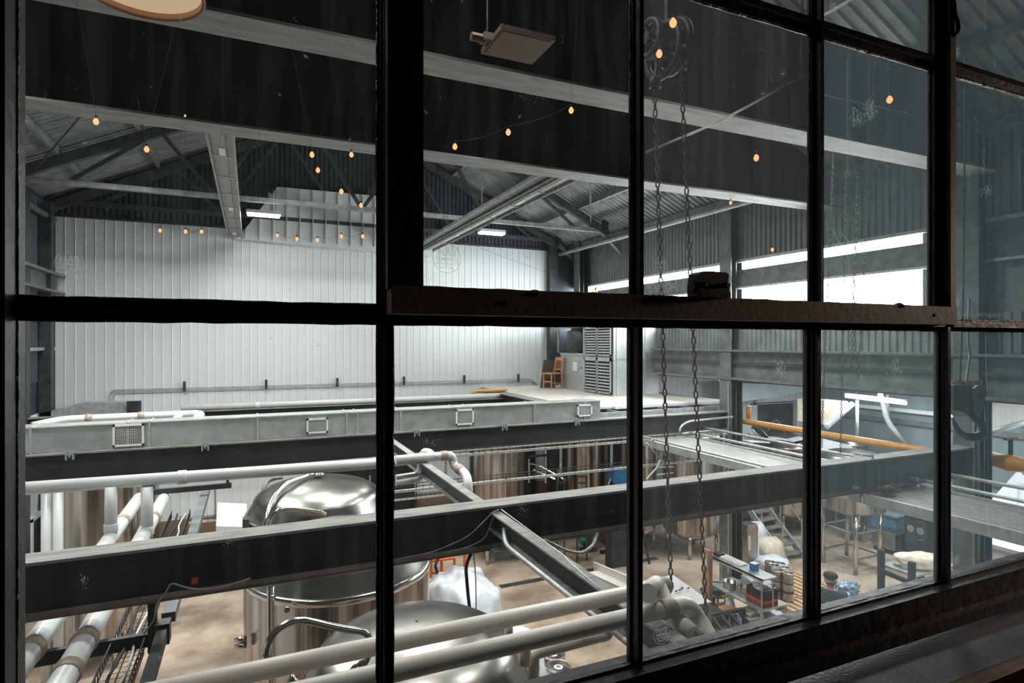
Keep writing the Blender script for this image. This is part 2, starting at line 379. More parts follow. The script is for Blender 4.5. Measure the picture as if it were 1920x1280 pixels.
wn = struct('window_2', (XR, 11, 1.67)); b = MB(); b.box(XR+.06, XR+.08, 6.0, 17.3, 1.58, 1.76); b.build('lit_strip', M['daylight'], wn)
wn = struct('window_3', (XR, 11, .8)); 
for i in range(22):
    y = 6.0 + i*.5
    if i == 0: q = MB(); q.box(0, .02, 0, .485, .42, 1.19); q0 = q.build('lit_panel', M['daylight']); q0.parent = wn; q0.location = (.06, y-11, -.8)
    else: share(q0, wn, (.06, y-11, -.8))
# long box girder along the right wall
gr = thing('crane_girder', 'long grey green girder running along the right wall above the annex opening', 'girder', (9.78, 9, -.8))
b = MB(); b.box(9.72, 9.86, 1.2, 12.65, -.8, -.22); b.build('web', M['grey_steel'], gr)
b = MB(); b.box(9.58, 10.0, 1.2, 12.65, -.83, -.79); b.build('flange', M['grey_steel'], gr)
b = MB(); b.box(9.58, 10.0, 1.2, 12.65, -.22, -.18); b.build('flange', M['grey_steel'], gr)
b = MB(); b.box(9.66, 9.72, 1.2, 12.65, -.5, -.44); b.build('rail', M['dark_mid'], gr)
# annex
b = MB(); b.box(XR-.1, XA+.3, 1, 14.2, -.86, -.8); st(b.build('annex_ceiling', M['white']))
wa = struct('wall_annex_side', (XA, 7, FL)); b = MB(); b.box(XA, XA+.2, 1, 16.5, FL, -.8); b.build('surface', M['teal_wall'], wa)
for z in (-2.35, -3.6):
    b = MB(); b.box(XA-.1, XA, 1, 14, z, z+.12); b.build('girt', M['grey_steel'], wa)
b = MB(); b.box(XA-.16, XA, 1, 14, -2.0, -1.9); b.build('girt', M['white'], wa)
wb = struct('wall_annex_far', (13, 14, FL)); q0 = None
for i in range(22):
    x = 10.4 + i*.2
    xx = x
    if q0 is None:
        q0 = sheet_mesh(prof, lambda a, d, e: (a, d, [FL, -.8][e]), 'panel', M['white_panel']); q0.parent = wb; q0.location = (x-13, 0, -FL)
    else: share(q0, wb, (x-13, 0, -FL))
q1 = None
for i in range(11):
    x = 14.6 + i*.2
    if q1 is None:
        q1 = sheet_mesh(prof, lambda a, d, e: (a, d, [-2.0, -.8][e]), 'panel', M['white_panel']); q1.parent = wb; q1.location = (x-13, 0, -FL)
    else: share(q1, wb, (x-13, 0, -FL))
for i in range(13):
    x = 14.4 + i*.2
    if i == 0:
        q2 = sheet_mesh(prof, lambda a, d, e: (a, d, [FL, -1.9][e]), 'recess_panel', M['teal_wall']); q2.parent = wb; q2.location = (x-13, 1.6, -FL)
    else: share(q2, wb, (x-13, 1.6, -FL))
b = MB(); b.box(14.5, 16.7, 14, 15.6, -2.02, -1.96); b.build('recess_head', M['white'], wb)
b = MB(); b.box(16.5, 17.0, 13.95, 14.1, FL, -.8); b.build('jamb', M['white_panel'], wb)
b = MB(); b.box(10.2, 17, 14.06, 14.12, FL, FL+.02); b.build('threshold', M['dark_mid'], wb)
# window wall below, above and beside the opening
wn_ = struct('wall_window', (0, 1.1, 0))
b = MB(); b.box(XL-.3, XA, 1.03, 1.25, FL, -.80); b.build('lower_wall', M['plaster_dark'], wn_)
b = MB(); b.box(XL-.3, XA, 1.03, 1.25, 1.46, 7.0); b.build('upper_wall', M['plaster_dark'], wn_)
b = MB(); b.box(XL-.3, -.84, 1.03, 1.25, -.80, 1.46); b.build('side_wall', M['plaster_dark'], wn_)
b = MB(); b.box(2.78, XA, 1.03, 1.25, -.80, 1.46); b.build('side_wall', M['plaster_dark'], wn_)
# the dark room the camera stands in
rm = struct('wall_room', (0, 0, 0))
b = MB(); b.box(-3, 4, -3.2, -3, -1.7, 1.7); b.build('rear_wall', M['plaster_dark'], rm)
b = MB(); b.box(-3.2, -3, -3.2, 1.03, -1.7, 1.7); b.box(4, 4.2, -3.2, 1.03, -1.7, 1.7); b.build('side_wall', M['plaster_dark'], rm)
b = MB(); b.box(-3, 4, -3.2, 1.03, 1.6, 1.75); b.build('room_ceiling', M['plaster_dark'], rm)
b = MB(); b.box(-3, 4, -3.2, 1.03, -1.75, -1.6); b.build('room_floor', M['wood_dark'], rm)
# ------------------------------------------------------------------ the steel window
W1 = struct('window_1', (0, 1, 0))
YB0, YB1 = .975, 1.01
bars = [(-.345,-.2885),(.195,.2205),(.7065,.7235),(1.2140,1.240),(1.719,1.740),(2.226,2.248),(2.72,2.80)]
BZ0, BZ1, BU0, BU1 = .030, .0605, .7372, .7765
def vbar(x0, x1, z0, z1, nm='mullion'):
    xc = (x0+x1)/2
    b = MB(); b.box(x0, x1, .998, YB1, z0, z1); b.box(xc-.006, xc+.006, YB0, .998, z0, z1); b.box(x0+.003, x1-.003, .985, .998, z0, z1)
    return b.build(nm, M['frame'], W1)
for i, (x0, x1) in enumerate(bars):
    if i in (0, 6):
        b = MB(); b.box(x0, x1, .955, 1.03, -.80, 1.46); b.build('jamb', M['frame'], W1)
    else:
        vbar(x0, x1, -.66, BZ0)
        if i in (1, 4, 5): vbar(x0, x1, BZ0, 1.46)
edges = [(bars[i][1], bars[i+1][0]) for i in range(6)]
for z0, z1 in ((BZ0, BZ1), (BU0, BU1)):
    for i, (a, c) in enumerate(edges):
        if i in (1, 2, 3) and z0 > .1: continue
        b = MB(); b.box(a-.03, c+.03, .998, YB1, z0, z1); b.box(a-.03, c+.03, YB0, .998, (z0+z1)/2-.006, (z0+z1)/2+.006); b.box(a-.03, c+.03, .986, .998, z0+.003, z1-.003)
        b.build('muntin', M['frame'], W1)
b = MB(); b.box(-.345, 2.8, .955, 1.03, -.735, -.656); b.box(-.345, 2.8, .985, .998, -.664, -.650); b.build('bottom_rail', M['frame'], W1)
b = MB(); b.box(-.345, 2.8, .93, .957, -.745, -.715); b.build('drip_ledge', M['frame'], W1)
# panes of the fixed lights (lower row, left and right upper)
def pane(x0, x1, z0, z1, y, m, par, lab=None):
    b = MB(); b.box(x0+.001, x1-.001, y, y+.003, z0+.001, z1-.001); o = b.build('pane', m, par)
    # putty bead
    q = MB(); r = .0032
    for (A, B) in (((x0,y-.003,z0),(x1,y-.003,z0)),((x0,y-.003,z1),(x1,y-.003,z1)),((x0,y-.003,z0),(x0,y-.003,z1)),((x1,y-.003,z0),(x1,y-.003,z1))):
        nseg = 14; pts = [Vector(A).lerp(Vector(B), k/nseg) for k in range(nseg+1)]
        q.tube(pts, [r*random.uniform(.55, 1.15) for _ in pts], 5)
    q.build('putty', M['putty'], par, True)
    return o
PM = ['pane_clear','pane_clear','pane_mid','pane_hazy','pane_far','pane_far']
panes = {}
for i, (a, c) in enumerate(edges):
    panes[(i,0)] = pane(a, c, -.652, BZ0, .9995, M[PM[i]], W1)
    if i in (0, 4, 5):
        panes[(i,1)] = pane(a, c, BZ1, BU0, .9995, M[PM[i]], W1)
        panes[(i,2)] = pane(a, c, BU1, 1.44, .9995, M[PM[i]], W1)
# centre-hung vent sash, standing proud of the fixed frame
vt = thing('vent_sash', 'dark steel opening sash with a wide brownish bottom rail across the window', 'window sash', (1, .955, .4))
vt_x0, vt_x1 = .205, 1.69
b = MB(); b.box(vt_x0, vt_x1, .935, .975, .0445, .090); b.build('bottom_rail', M['sash_rail'], vt)
b = MB(); b.box(vt_x0-.002, .262, .952, .975, .085, 1.44); b.box(.2, .235, .94, .955, .085, 1.44); b.build('stile', M['frame'], vt)
b = MB(); b.box(1.632, 1.672, .955, .975, .088, 1.44); b.build('stile', M['frame'], vt)
b = MB(); b.box(1.668, 1.69, .937, .975, .088, 1.44); b.build('stile_cover', M['sash_rail'], vt)
for (x0, x1) in ((.6865,.7065),(1.186,1.214)):
    b = MB(); b.box(x0, x1, .962, .975, .088, 1.44); b.box((x0+x1)/2-.005, (x0+x1)/2+.005, .945, .962, .088, 1.44); b.build('mullion', M['frame'], vt)
b = MB(); b.box(.26, 1.64, .962, .975, BU0*.975-.008, BU1*.975-.006); b.box(.26, 1.64, .948, .962, BU0*.975+.007, BU0*.975+.018); b.build('muntin', M['frame'], vt)
ve = [(.262,.6865),(.7065,1.186),(1.214,1.632)]
for i, (a, c) in enumerate(ve):
    m = M[['pane_clear','pane_mid','pane_hazy'][i]]
    panes[(i+1,1)] = pane(a, c, .091, BU0*.975-.008, .970, m, vt)
    panes[(i+1,2)] = pane(a, c, BU1*.975-.006, 1.44, .970, m, vt)
for (x, y_, z_) in ((1.60,.9345,.068),(.4,.9345,.066)):
    b = MB(); b.lathe([(.0045,0),(.0045,.002)], (0,0,0), 12); 
    for k, p in enumerate(b.v): b.v[k] = Vector((x+p.x, y_-p.z+.001, z_+p.y))
    b.build('screw_hole', M['black'], vt)
# little weld tabs on the rail
for u in (1002, 1685):
    c = pY(u, 552 if u < 1100 else 574, .945); b = MB(); b.lathe([(.0,-.002),(.012,0),(.014,.006),(.006,.012),(0,.013)], (c.x, c.y, c.z-.004), 12); b.build('weld_tab', M['rust'], vt)
# latch block
lc = thing('sash_latch', 'black cast latch block on the brown sash rail with a bolt', 'window latch', (1.0, .93, .09))
zz = .0905; xL, xR = pY(1302, 540, .93).x, pY(1361, 540, .93).x; zt = pY(1330, 510, .93).z
b = MB(); poly = [(xL,.92,zz),(xR,.92,zz),(xR,.92,zz+.022),(xR-.004,.92,zz+.027),(xR-.001,.92,zt-.004),(xR-.008,.92,zt),(xL+.03,.92,zt+.001),(xL+.010,.92,zt-.001),(xL+.004,.92,zt-.006),(xL+.002,.92,zz+.03)]
b.prism(poly, (0,.032,0)); b.build('body', M['black'], lc)
b = MB(); b.box(xL+.003, xR-.001, .915, .955, zz-.002, zz+.010); b.build('base_plate', M['frame'], lc)
for xx in (xL+.016, xR-.010):
    b = MB(); b.tube([(xx,.922,zz+.024),(xx,.912,zz+.024)], .005, 8); b.build('bolt', M['iron'], lc)
b = MB(); b.tube([(xL,.935,zz+.02),(xL-.004,.935,zz+.02)], .012, 10); b.build('roller', M['black'], lc)
# pivot hook, upper right of the frame
hk = thing('frame_hook', 'rusty iron hook on the right upright at the top edge', 'hook', (1.69, .93, .55))
c = pY(1789, 50, .93); b = MB(); b.tube([(c.x-.005,.93,c.z+.09),(c.x+.004,.93,c.z+.03),(c.x+.014,.93,c.z+.02),(c.x+.02,.93,c.z),(c.x+.012,.93,c.z-.016),(c.x-.003,.93,c.z-.024)], .005, 8, bend=.01); b.build('bar', M['rust'], hk, True)
b = MB(); b.box(c.x-.012, c.x+.004, .932, .94, c.z-.02, c.z+.1); b.build('strap', M['iron'], hk)
# inner sill with wooden nosing
sl = st(MB().box(-1.2, 2.8, .80, .956, -.775, -.757).build('trim_1', M['sill']))
st(MB().box(-1.2, 2.8, .765, .80, -.83, -.758).build('trim_2', M['wood_dark']))
st(MB().box(-1.2, 2.8, .80, 1.03, -1.6, -.775).build('wall_sill', M['plaster_dark']))
# etched safety-glass stamps
def stamp(u, v, y, par, k=1.0):
    c = pY(u, v, y-.0015); r = .0255*k
    b = MB(); n = 40
    for (ra, rb) in ((r, r*.955),):
        P = [(c.x+q*math.cos(2*math.pi*i/n), c.y, c.z+q*math.sin(2*math.pi*i/n)) for q in (ra, rb) for i in range(n)]
        b.add(P, [(i,(i+1)%n,n+(i+1)%n,n+i) for i in range(n)])
    rg = b.build('stamp_ring', M['etch'], par)
    for (txt, size, dz) in (('NAB', .017, .004), ('TEMPERED', .0082, -.0045), ('16CFR SELECT II', .0062, -.0115), ('UFG USA', .0062, -.0180)):
        cu = bpy.data.curves.new('stamp_text', 'FONT'); cu.body = txt; cu.size = size*k; cu.align_x = 'CENTER'; cu.offset = .0002
        tmp = bpy.data.objects.new('tmp', cu); COL.objects.link(tmp)
        dg = bpy.context.evaluated_depsgraph_get(); me = bpy.data.meshes.new_from_object(tmp.evaluated_get(dg))
        bpy.data.objects.remove(tmp); me.materials.clear(); me.materials.append(M['etch'])
        o = bpy.data.objects.new('stamp_text', me); COL.objects.link(o); o.parent = par
        o.location = Vector((c.x, c.y, c.z+dz*k)) - ORG[par.name]; o.rotation_euler = (math.radians(90), 0, 0)
ORG.update({p.name: ORG[p.name] for p in panes.values()})
stamp(130, 494, .9995, panes[(0,1)], .68)
stamp(838, 484, .970, panes[(1,1)])
stamp(1239, 500, .970, panes[(2,1)], .8)
stamp(1557, 530, .970, panes[(3,1)], .55)
stamp(1793, 565, .9995, panes[(4,1)], .62)
stamp(1793, 95, .9995, panes[(4,2)] , .6) if False else stamp(1793, 96, .9995, panes[(4,1)], .6)
stamp(1793, 1049, .9995, panes[(4,0)], .6)
stamp(1241, 1188, .9995, panes[(2,0)], .85)
stamp(1562, 12, .970, panes[(3,2)], .6)
# dirt on the panes: dried splashes, runs and scratches
def splash(u, v, du, dv, n, key, y, seed, big=.0016, streak=0):
    rnd = random.Random(seed); par = panes[key]; b = MB()
    for i in range(n):
        uu, vv = rnd.gauss(u, du), rnd.gauss(v, dv); c = pY(uu, vv, y-.0012); r = big*rnd.uniform(.25, 1)
        k = 5; h_ = r*(1+streak*rnd.random())
        b.add([(c.x+r*.7*rnd.uniform(.6,1.2)*math.cos(2*math.pi*j/k+.3), c.y, c.z+h_*rnd.uniform(.7,1.2)*math.sin(2*math.pi*j/k+.3)) for j in range(k)], [tuple(range(k))])
    o = b.build('dirt_specks', M['etch'], par); o['kind'] = 'stuff'
def run(pts, key, y, r=.0006):
    b = MB(); q = [pY(u, v, y-.0012) for u, v in pts]
    for a, c in zip(q, q[1:]):
        d = (c-a).normalized(); n_ = V(d.z, 0, -d.x)*r; b.add([a+n_, c+n_, c-n_, a-n_], [(0,1,2,3)])
    b.build('dirt_run', M['etch'], panes[key])
splash(1240,535,24,9,320,(2,1),.970,1,.0022)
splash(1215,520,6,14,60,(2,1),.970,2)
splash(1275,520,14,5,80,(2,1),.970,3)
splash(1400,460,60,50,70,(2,1),.970,4,.0012)
splash(1608,222,7,10,150,(3,1),.970,5,.0022,1.5); splash(1632,208,6,12,170,(3,1),.970,6,.0022,1.5)
splash(1640,300,50,110,90,(3,1),.970,7,.0012,2)
run([(1588,110),(1588,190),(1589,290),(1590,330)],(3,1),.970); run([(1590,400),(1591,470),(1592,515)],(3,1),.970)
run([(1563,432),(1570,450),(1582,468)],(3,1),.970,.0014); run([(1575,433),(1586,448),(1598,462)],(3,1),.970,.001)
run([(1608,470),(1616,477),(1626,473)],(3,1),.970,.001)
splash(1463,690,6,9,150,(2,0),.9995,8,.002,1.5); splash(1480,735,14,30,60,(2,0),.9995,9,.0012)
run([(1624,620),(1627,640),(1627,700)],(3,0),.9995); splash(1680,690,8,14,90,(3,0),.9995,10,.0022,2); splash(1600,640,40,60,120,(3,0),.9995,11,.0012,2)
run([(1848,620),(1849,700),(1851,735)],(4,0),.9995,.0012); run([(1851,735),(1853,900),(1856,1010)],(4,0),.9995,.0006)
splash(1860,650,6,16,70,(4,0),.9995,12,.0018); splash(1848,520,34,30,60,(4,1),.9995,13,.0014,2); splash(1840,590,34,3,260,(4,1),.9995,14,.002)
splash(1850,357,8,6,160,(4,1),.9995,15,.0022); splash(1845,250,40,70,160,(4,1),.9995,16,.0016,6); run([(1847,0),(1848,60)],(4,2),.9995) if (4,2) in panes else None
run([(1844,280),(1845,345)],(4,1),.9995)
splash(495,375,26,14,160,(0,1),.9995,17,.0008); splash(380,300,10,6,12,(0,1),.9995,18,.001); splash(918,458,28,9,220,(1,1),.970,19,.0008)
splash(990,180,14,10,40,(1,1),.970,20,.0014); splash(300,200,170,120,60,(0,1),.9995,21,.0007)
splash(430,1006,8,7,120,(0,0),.9995,22,.0014); splash(156,1090,4,5,30,(0,0),.9995,23,.0014); splash(808,828,8,6,30,(1,0),.9995,24,.0016)
splash(980,952,4,6,30,(1,0),.9995,25,.0014); splash(900,900,120,120,50,(1,0),.9995,26,.0007)
# ------------------------------------------------------------------ fill lamps added to light the hall, unseen above the girders
for i, (x, y, z, p) in enumerate(FILL_LAMPS):
    t = thing('fill_lamp', 'added fill lamp hidden behind the deep girders, bay %s row %s' % (['left','middle','right'][i%3], ['nearest','second','third','farthest'][i//3]), 'ceiling lamp', (x, y, z), 'added fill lamps behind the girders')
    b = MB(); b.box(x-.6, x+.6, y-.2, y+.2, z+.03, z+.1); b.build('housing', M['white'], t)
    area('lamp_light', (0, 0, 0), 1.15, .35, p, parent=t, spread=150 if y > 11 else 130)
for i, (u, v) in enumerate(((494.5, 403.5), (922, 437.5))):
    c = pY(u, v, 14.6); t = thing('linear_lamp', ['glowing white rectangular lamp beside the left trough in front of the pale bay', 'glowing white rectangular lamp right of the diagonal trough'][i], 'ceiling lamp', c, 'glowing lamps by the end wall')
    b = MB(); b.box(c.x-.36, c.x+.36, c.y-.13, c.y+.13, c.z+.02, c.z+.09); b.build('housing', M['white'], t)
    b = MB(); b.box(c.x-.34, c.x+.34, c.y-.12, c.y+.12, c.z-.02, c.z+.02); b.build('diffuser', M['led'], t)
    for s_ in (-.25, .25):
        b = MB(); b.tube([(c.x+s_, c.y, c.z+.09), (c.x+s_, c.y, c.z+.9)], .008, 5); b.build('hanger', M['iron'], t)
    area('lamp_light', (0, 0, -.03), .65, .22, FAR_W, parent=t)
for (x, y) in ((11.6, 4.5), (14.4, 4.5), (11.6, 8.2), (14.4, 8.2), (11.6, 10.6), (14.6, 10.2)):  # fill lights added to brighten the annex, without fixtures
    area('annex_fill_light', (x, y, -.92), 1.2, .5, ANNEX_W, (.94, .97, 1))
# small warm lamp in the camera's room, off to the right
area('room_lamp_light', (3.93, .52, .45), .25, .25, 15, (1, .8, .64), (0, math.radians(90), math.radians(-12)))
# ================================================================== STEEL
def ibeam(name, label, x0, x1, yc, wd, zb, zt, mweb, mtop, mbot, tf=.022, cat='steel beam', group=None):
    t = thing(name, label, cat, ((x0+x1)/2, yc, zb), group)
    b = MB(); b.box(x0, x1, yc-.012, yc+.012, zb+tf, zt-tf); b.build('web', mweb, t)
    b = MB(); b.box(x0, x1, yc-wd/2, yc+wd/2, zt-tf, zt); b.build('top_flange', mtop, t)
    b = MB(); b.box(x0, x1, yc-wd/2, yc+wd/2, zb, zb+tf); b.build('bottom_flange', mbot, t)
    return t
# lower crossbeams: the top faces carry settled dust
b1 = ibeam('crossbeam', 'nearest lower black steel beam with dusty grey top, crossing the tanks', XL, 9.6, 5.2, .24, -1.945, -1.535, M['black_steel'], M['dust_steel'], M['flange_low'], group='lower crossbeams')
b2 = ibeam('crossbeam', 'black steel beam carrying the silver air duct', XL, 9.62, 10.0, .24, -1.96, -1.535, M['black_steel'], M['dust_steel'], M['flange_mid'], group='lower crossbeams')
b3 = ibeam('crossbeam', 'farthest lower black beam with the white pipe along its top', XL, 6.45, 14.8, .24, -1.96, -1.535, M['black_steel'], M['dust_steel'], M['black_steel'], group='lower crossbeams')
# upper girders
for yc, nm in ((5.02, 'upper deep black girder nearest the window with pale underside'), (7.52, 'upper deep black girder farther in, its pale underside above the lamps')):
    t = thing('roof_girder', nm, 'steel beam', (2.6, yc, 2.43), 'upper roof girders')
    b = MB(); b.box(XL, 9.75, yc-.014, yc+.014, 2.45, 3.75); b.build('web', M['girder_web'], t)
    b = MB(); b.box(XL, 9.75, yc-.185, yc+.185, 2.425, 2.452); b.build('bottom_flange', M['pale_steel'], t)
    for k in range(9):
        x = XL + .8 + k*1.6
        b = MB(); b.box(x-.008, x+.008, yc-.16, yc-.014, 2.452, 3.74); b.build('stiffener', M['girder_web'], t)
# columns
def column(x, y, z1, label):
    t = thing('column', label, 'column', (x, y, FL))
    b = MB(); b.box(x-.014, x+.014, y-.16, y+.16, FL, z1); b.build('web', M['black_steel'], t)
    for s_ in (-1, 1):
        pass
    b = MB(); b.box(x-.17, x-.145, y-.17, y+.17, FL, z1); b.build('flange', M['grey_steel'], t)
    b = MB(); b.box(x+.145, x+.17, y-.17, y+.17, FL, z1); b.build('flange', M['dark_mid'], t)
    b = MB(); b.box(x-.145, x+.145, y-.012, y+.012, FL, z1); b.build('web_plate', M['black_steel'], t)
    b = MB(); b.box(x-.25, x+.25, y-.25, y+.25, FL, FL+.03); b.build('base_plate', M['dark_mid'], t)
    b = MB(); b.tube([(x-.19, y-.12, FL+.5), (x-.19, y-.12, -.9)], .016, 6); b.build('conduit', M['galv_flat'], t)
    return t
column(9.78, 10.0, 3.3, 'grey steel column rising behind the chain and the worktable')
column(9.78, 5.2, 3.3, 'grey steel column behind the crane hook at the right')
column(9.6, 16.2, 3.2, 'dark column in the far right corner of the hall')
# platform along the right with its edge beam
t = thing('platform', 'pale plywood-topped steel platform carrying the air handler', 'platform', (8.4, 13.5, -1.5))
for i in range(4):
    for j in range(3):
        x0 = 6.5+i*.97; y0 = 10.75+j*2.08
        b = MB(); b.box(x0+.005, x0+.965, y0+.005, y0+2.075, -1.45, -1.405); b.build('board', M['platform'], t)
b = MB(); b.box(7.2, 10.42, 10.70, 10.75, -1.46, -1.40); b.build('edge_trim', M['white'], t)
b = MB(); b.box(6.3, 6.45, 10.2, 14.9, -1.78, -1.42); b.build('edge_beam', M['black_steel'], t)
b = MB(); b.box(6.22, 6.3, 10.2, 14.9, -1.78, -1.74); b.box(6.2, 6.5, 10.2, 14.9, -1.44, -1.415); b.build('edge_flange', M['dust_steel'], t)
b = MB(); b.box(6.45, 9.62, 10.25, 10.3, -1.72, -1.46); b.build('fascia', M['galv_flat'], t)
for k in range(5):
    b = MB(); b.box(7.0+k*.65, 7.06+k*.65, 10.3, 16.9, -1.6, -1.46); b.build('joist', M['grey_steel'], t)
# ------------------------------------------------------------------ galvanised duct
dt = thing('air_duct', 'long silver sheet metal air duct lying on the middle black beam', 'air duct', (1, 10.2, -1.5))
xs = [XL, -2.74, -1.62, -1.35, .1, 1.45, 1.62, 2.35, 3.35, 3.62, 4.9, 6.0, 6.36]
for i in range(len(xs)-1):
    a, c = xs[i]+.006, xs[i+1]-.006
    b = MB(); z0, z1, y0, y1 = -1.53, -1.175, 9.99, 10.42
    m_ = ((a+c)/2, y0+.012, (z0+z1)/2)        # cross-broken front
    b.add([(a,y0,z0),(c,y0,z0),(c,y0,z1),(a,y0,z1),m_,(a,y1,z0),(c,y1,z0),(c,y1,z1),(a,y1,z1)],
          [(0,1,4),(1,2,4),(2,3,4),(3,0,4),(3,2,7,8),(0,5,6,1),(5,8,7,6),(0,3,8,5),(1,6,7,2)])
    b.build('duct_section', M['galv'], dt)
    if i: 
        b = MB(); b.box(xs[i]-.012, xs[i]+.012, 9.972, 10.43, -1.535, -1.165); b.build('seam', M['galv_flat'], dt)
b = MB(); b.box(XL, 6.36, 9.975, 10.0, -1.185, -1.165); b.build('top_hem', M['white_wire'], dt)
def register(u0, u1, v0, v1, nx, nz):
    p, q = pY(u0, v1, 9.96), pY(u1, v0, 9.96); x0, x1 = p.x, q.x
    zt, zb = pY(u0, v0+2, 9.96).z, p.z
    zt = min(zt, -1.19); zb = max(zb, -1.515); y = 9.965
    b = MB(); f = .028
    b.box(x0, x1, y-.012, y+.02, zt-f, zt); b.box(x0, x1, y-.012, y+.02, zb, zb+f); b.box(x0, x0+f, y-.012, y+.02, zb, zt); b.box(x1-f, x1, y-.012, y+.02, zb, zt)
    fr = b.build('register_frame', M['white'], dt)
    b = MB(); b.box(x0+f, x1-f, y+.015, y+.02, zb+f, zt-f); b.build('register_back', M['dark_mid'], dt)
    b = MB()
    for i in range(1, nx): xx = x0+f+(x1-x0-2*f)*i/nx; b.box(xx-.004, xx+.004, y-.002, y+.012, zb+f, zt-f)
    for i in range(1, nz): z_ = zb+f+(zt-zb-2*f)*i/nz; b.box(x0+f, x1-f, y-.004, y+.010, z_-.004, z_+.004)
    b.build('register_grille', M['white_wire'], dt)
register(211, 270, 792, 838, 14, 10); register(575, 615, 783, 813, 12, 9); register(855, 888, 766, 797, 12, 10); register(1083, 1110, 757, 781, 9, 8)
for u in (132, 385, 781, 945, 1081):
    x = pY(u, 820, 9.9).x; z = -1.535
    t = thing('beam_clamp', 'small bright beam clamp %s' % {132:'on the duct beam left of the first grille',385:'on the duct beam left of the second grille',781:'on the duct beam left of the third grille',945:'on the duct beam right of the third grille',1081:'on the duct beam under the last grille'}[u], 'clamp', (x, 9.86, z), 'clamps on the duct beam')
    b = MB(); b.box(x-.05, x+.05, 9.86, 9.88, z-.03, z+.02); b.box(x-.05, x-.03, 9.85, 9.9, z-.09, z+.01); b.box(x+.03, x+.05, 9.85, 9.9, z-.09, z+.01); b.build('jaw', M['galv'], t)
    b = MB(); b.tube([(x, 9.85, z-.06), (x, 9.85, z+.05)], .01, 6); b.build('bolt', M['galv'], t)
# white pipes on the far beam and behind the duct
def pipe(name, label, pts, r, m='white_pvc', bend=.12, joints=(), cat='pipe', n=12, group=None, jm='seal'):
    o = pts[0]; t = thing(name, label, cat, o, group)
    b = MB(); b.tube(pts, r, n, bend=bend); b.build('tube', M[m], t, True)
    for (k, f) in joints:
        a, c = Vector(pts[k]), Vector(pts[k+1]); p = a.lerp(c, f); d = (c-a).normalized()
        b = MB(); b.tube([p-d*.05, p-d*.04, p+d*.04, p+d*.05], [r*1.02, r*1.16, r*1.16, r*1.02], n); b.build('joint', M[jm], t, True)
    return t
pipe('insulated_pipe', 'white pipe lying along the top of the farthest beam', [(-1.4,14.8,-1.47),(6.3,14.8,-1.47)], .065, joints=[(0,.2),(0,.6)], jm='white_pvc')
pipe('gas_pipe', 'short yellow pipe with a bent end above the far white pipe', [pY(886,740,15.2),pY(890,733,15.2),pY(950,732,15.2)], .045, 'yellow', bend=.06)
pipe('insulated_pipe', 'white pipe behind the duct ending in a square return bend', [pY(60,800,11.2),pY(118,788,11.4),pY(377,776,11.4),pY(365,792,10.6)], .075, joints=[(1,.18),(1,.55)], bend=.15)
b = MB(); b.tube([pY(337,778,11.3),pY(325,793,10.6)], .06, 10); tag(b.build('pipe_stub', M['white_pvc'], smooth=True, org=pY(337,778,11.3)), 'short white pipe stub branching from the return bend behind the duct', 'pipe')
# transition duct against the far wall, left
t = thing('wall_duct', 'grey tapering duct box at the foot of the white wall, far left', 'air duct', pY(165,770,16.2))
P = [pY(62,776,16.2), pY(110,768,16.2), pY(150,756,16.2), pY(258,754,16.2), pY(258,790,16.2), pY(62,790,16.2)]
b = MB(); b.prism(P, (0,.5,0)); b.build('box', M['galv_flat'], t)
b = MB(); p, q = pY(238,752,16.15), pY(265,790,16.15); b.box(p.x, q.x, 16.1, 16.16, q.z, p.z); b.build('collar', M['dark_mid'], t)
# conduit run on the far wall
t = thing('wall_conduit', 'thin grey conduit run along the white end wall with a bend at each end', 'conduit', pY(600,718,16.9))
y = 16.95
for dz, off in ((0, 0), (.06, .05)):
    b = MB(); pts = [pY(206+off*120,754,y), pY(206+off*120,731,y), pY(996,710,y), pY(1008,722,y)]; pts = [p+V(0,0,-dz) if 0<i<3 else p for i, p in enumerate(pts)]
    b.tube(pts, .013, 6, bend=.25); b.build('tube', M['galv_flat'], t)
for i, u in enumerate((346,499,632,757,870,971)):
    p = pY(u, 731-(u-206)*21/790, y); b = MB(); b.box(p.x-.03, p.x+.03, y-.06, y-.01, p.z-.08, p.z+.17); b.build('bracket', M['dark_mid'], t)
# ------------------------------------------------------------------ air handler, chair, board on the platform
ah = thing('air_handler', 'tall silver air handling unit with black louvred doors on the platform', 'air handler', (9.2, 13.5, -1.4))
b = MB(); b.box(8.52, 9.95, 12.75, 14.15, -1.4, .47); b.build('casing', M['silver'], ah)
for k in range(3):
    b = MB(); b.box(8.6+k*.45, 8.62+k*.45, 12.735, 12.75, -1.4, .47); b.build('seam', M['galv_flat'], ah)
b = MB(); b.box(8.5, 9.96, 12.73, 14.16, -.46, -.44); b.build('band', M['galv_flat'], ah)
for (z0, z1) in ((-1.36, -.42), (-.38, .44)):
    d = MB().box(8.48, 8.52, 12.8, 14.12, z0, z1).build('louvre_door', M['black'], ah)
    fr = MB(); 
    for (ya, yb) in ((12.8,12.84),(13.42,13.5),(14.08,14.12)): fr.box(8.455, 8.48, ya, yb, z0, z1)
    fr.box(8.455, 8.48, 12.8, 14.12, z0, z0+.04); fr.box(8.455, 8.48, 12.8, 14.12, z1-.1, z1); fr.build('door_frame', M['galv_flat'], d)
    for (ya, yb) in ((12.86, 13.4), (13.52, 14.06)):
        for k in range(9):
            z_ = z0+.07+k*(z1-z0-.19)/9
            sb = MB(); sb.obox((8.462, ya, z_+.025), (8.462, yb, z_+.025), .012, .036, (0.4,0,1)); sb.build('slat', M['galv_flat'], d)
    hb = MB()
    for k in range(14): hb.box(8.448, 8.456, 13.445, 13.475, z0+.06+k*(z1-z0-.2)/14, z0+.085+k*(z1-z0-.2)/14)
    hb.build('hinge_strip', M['rubber'], d)
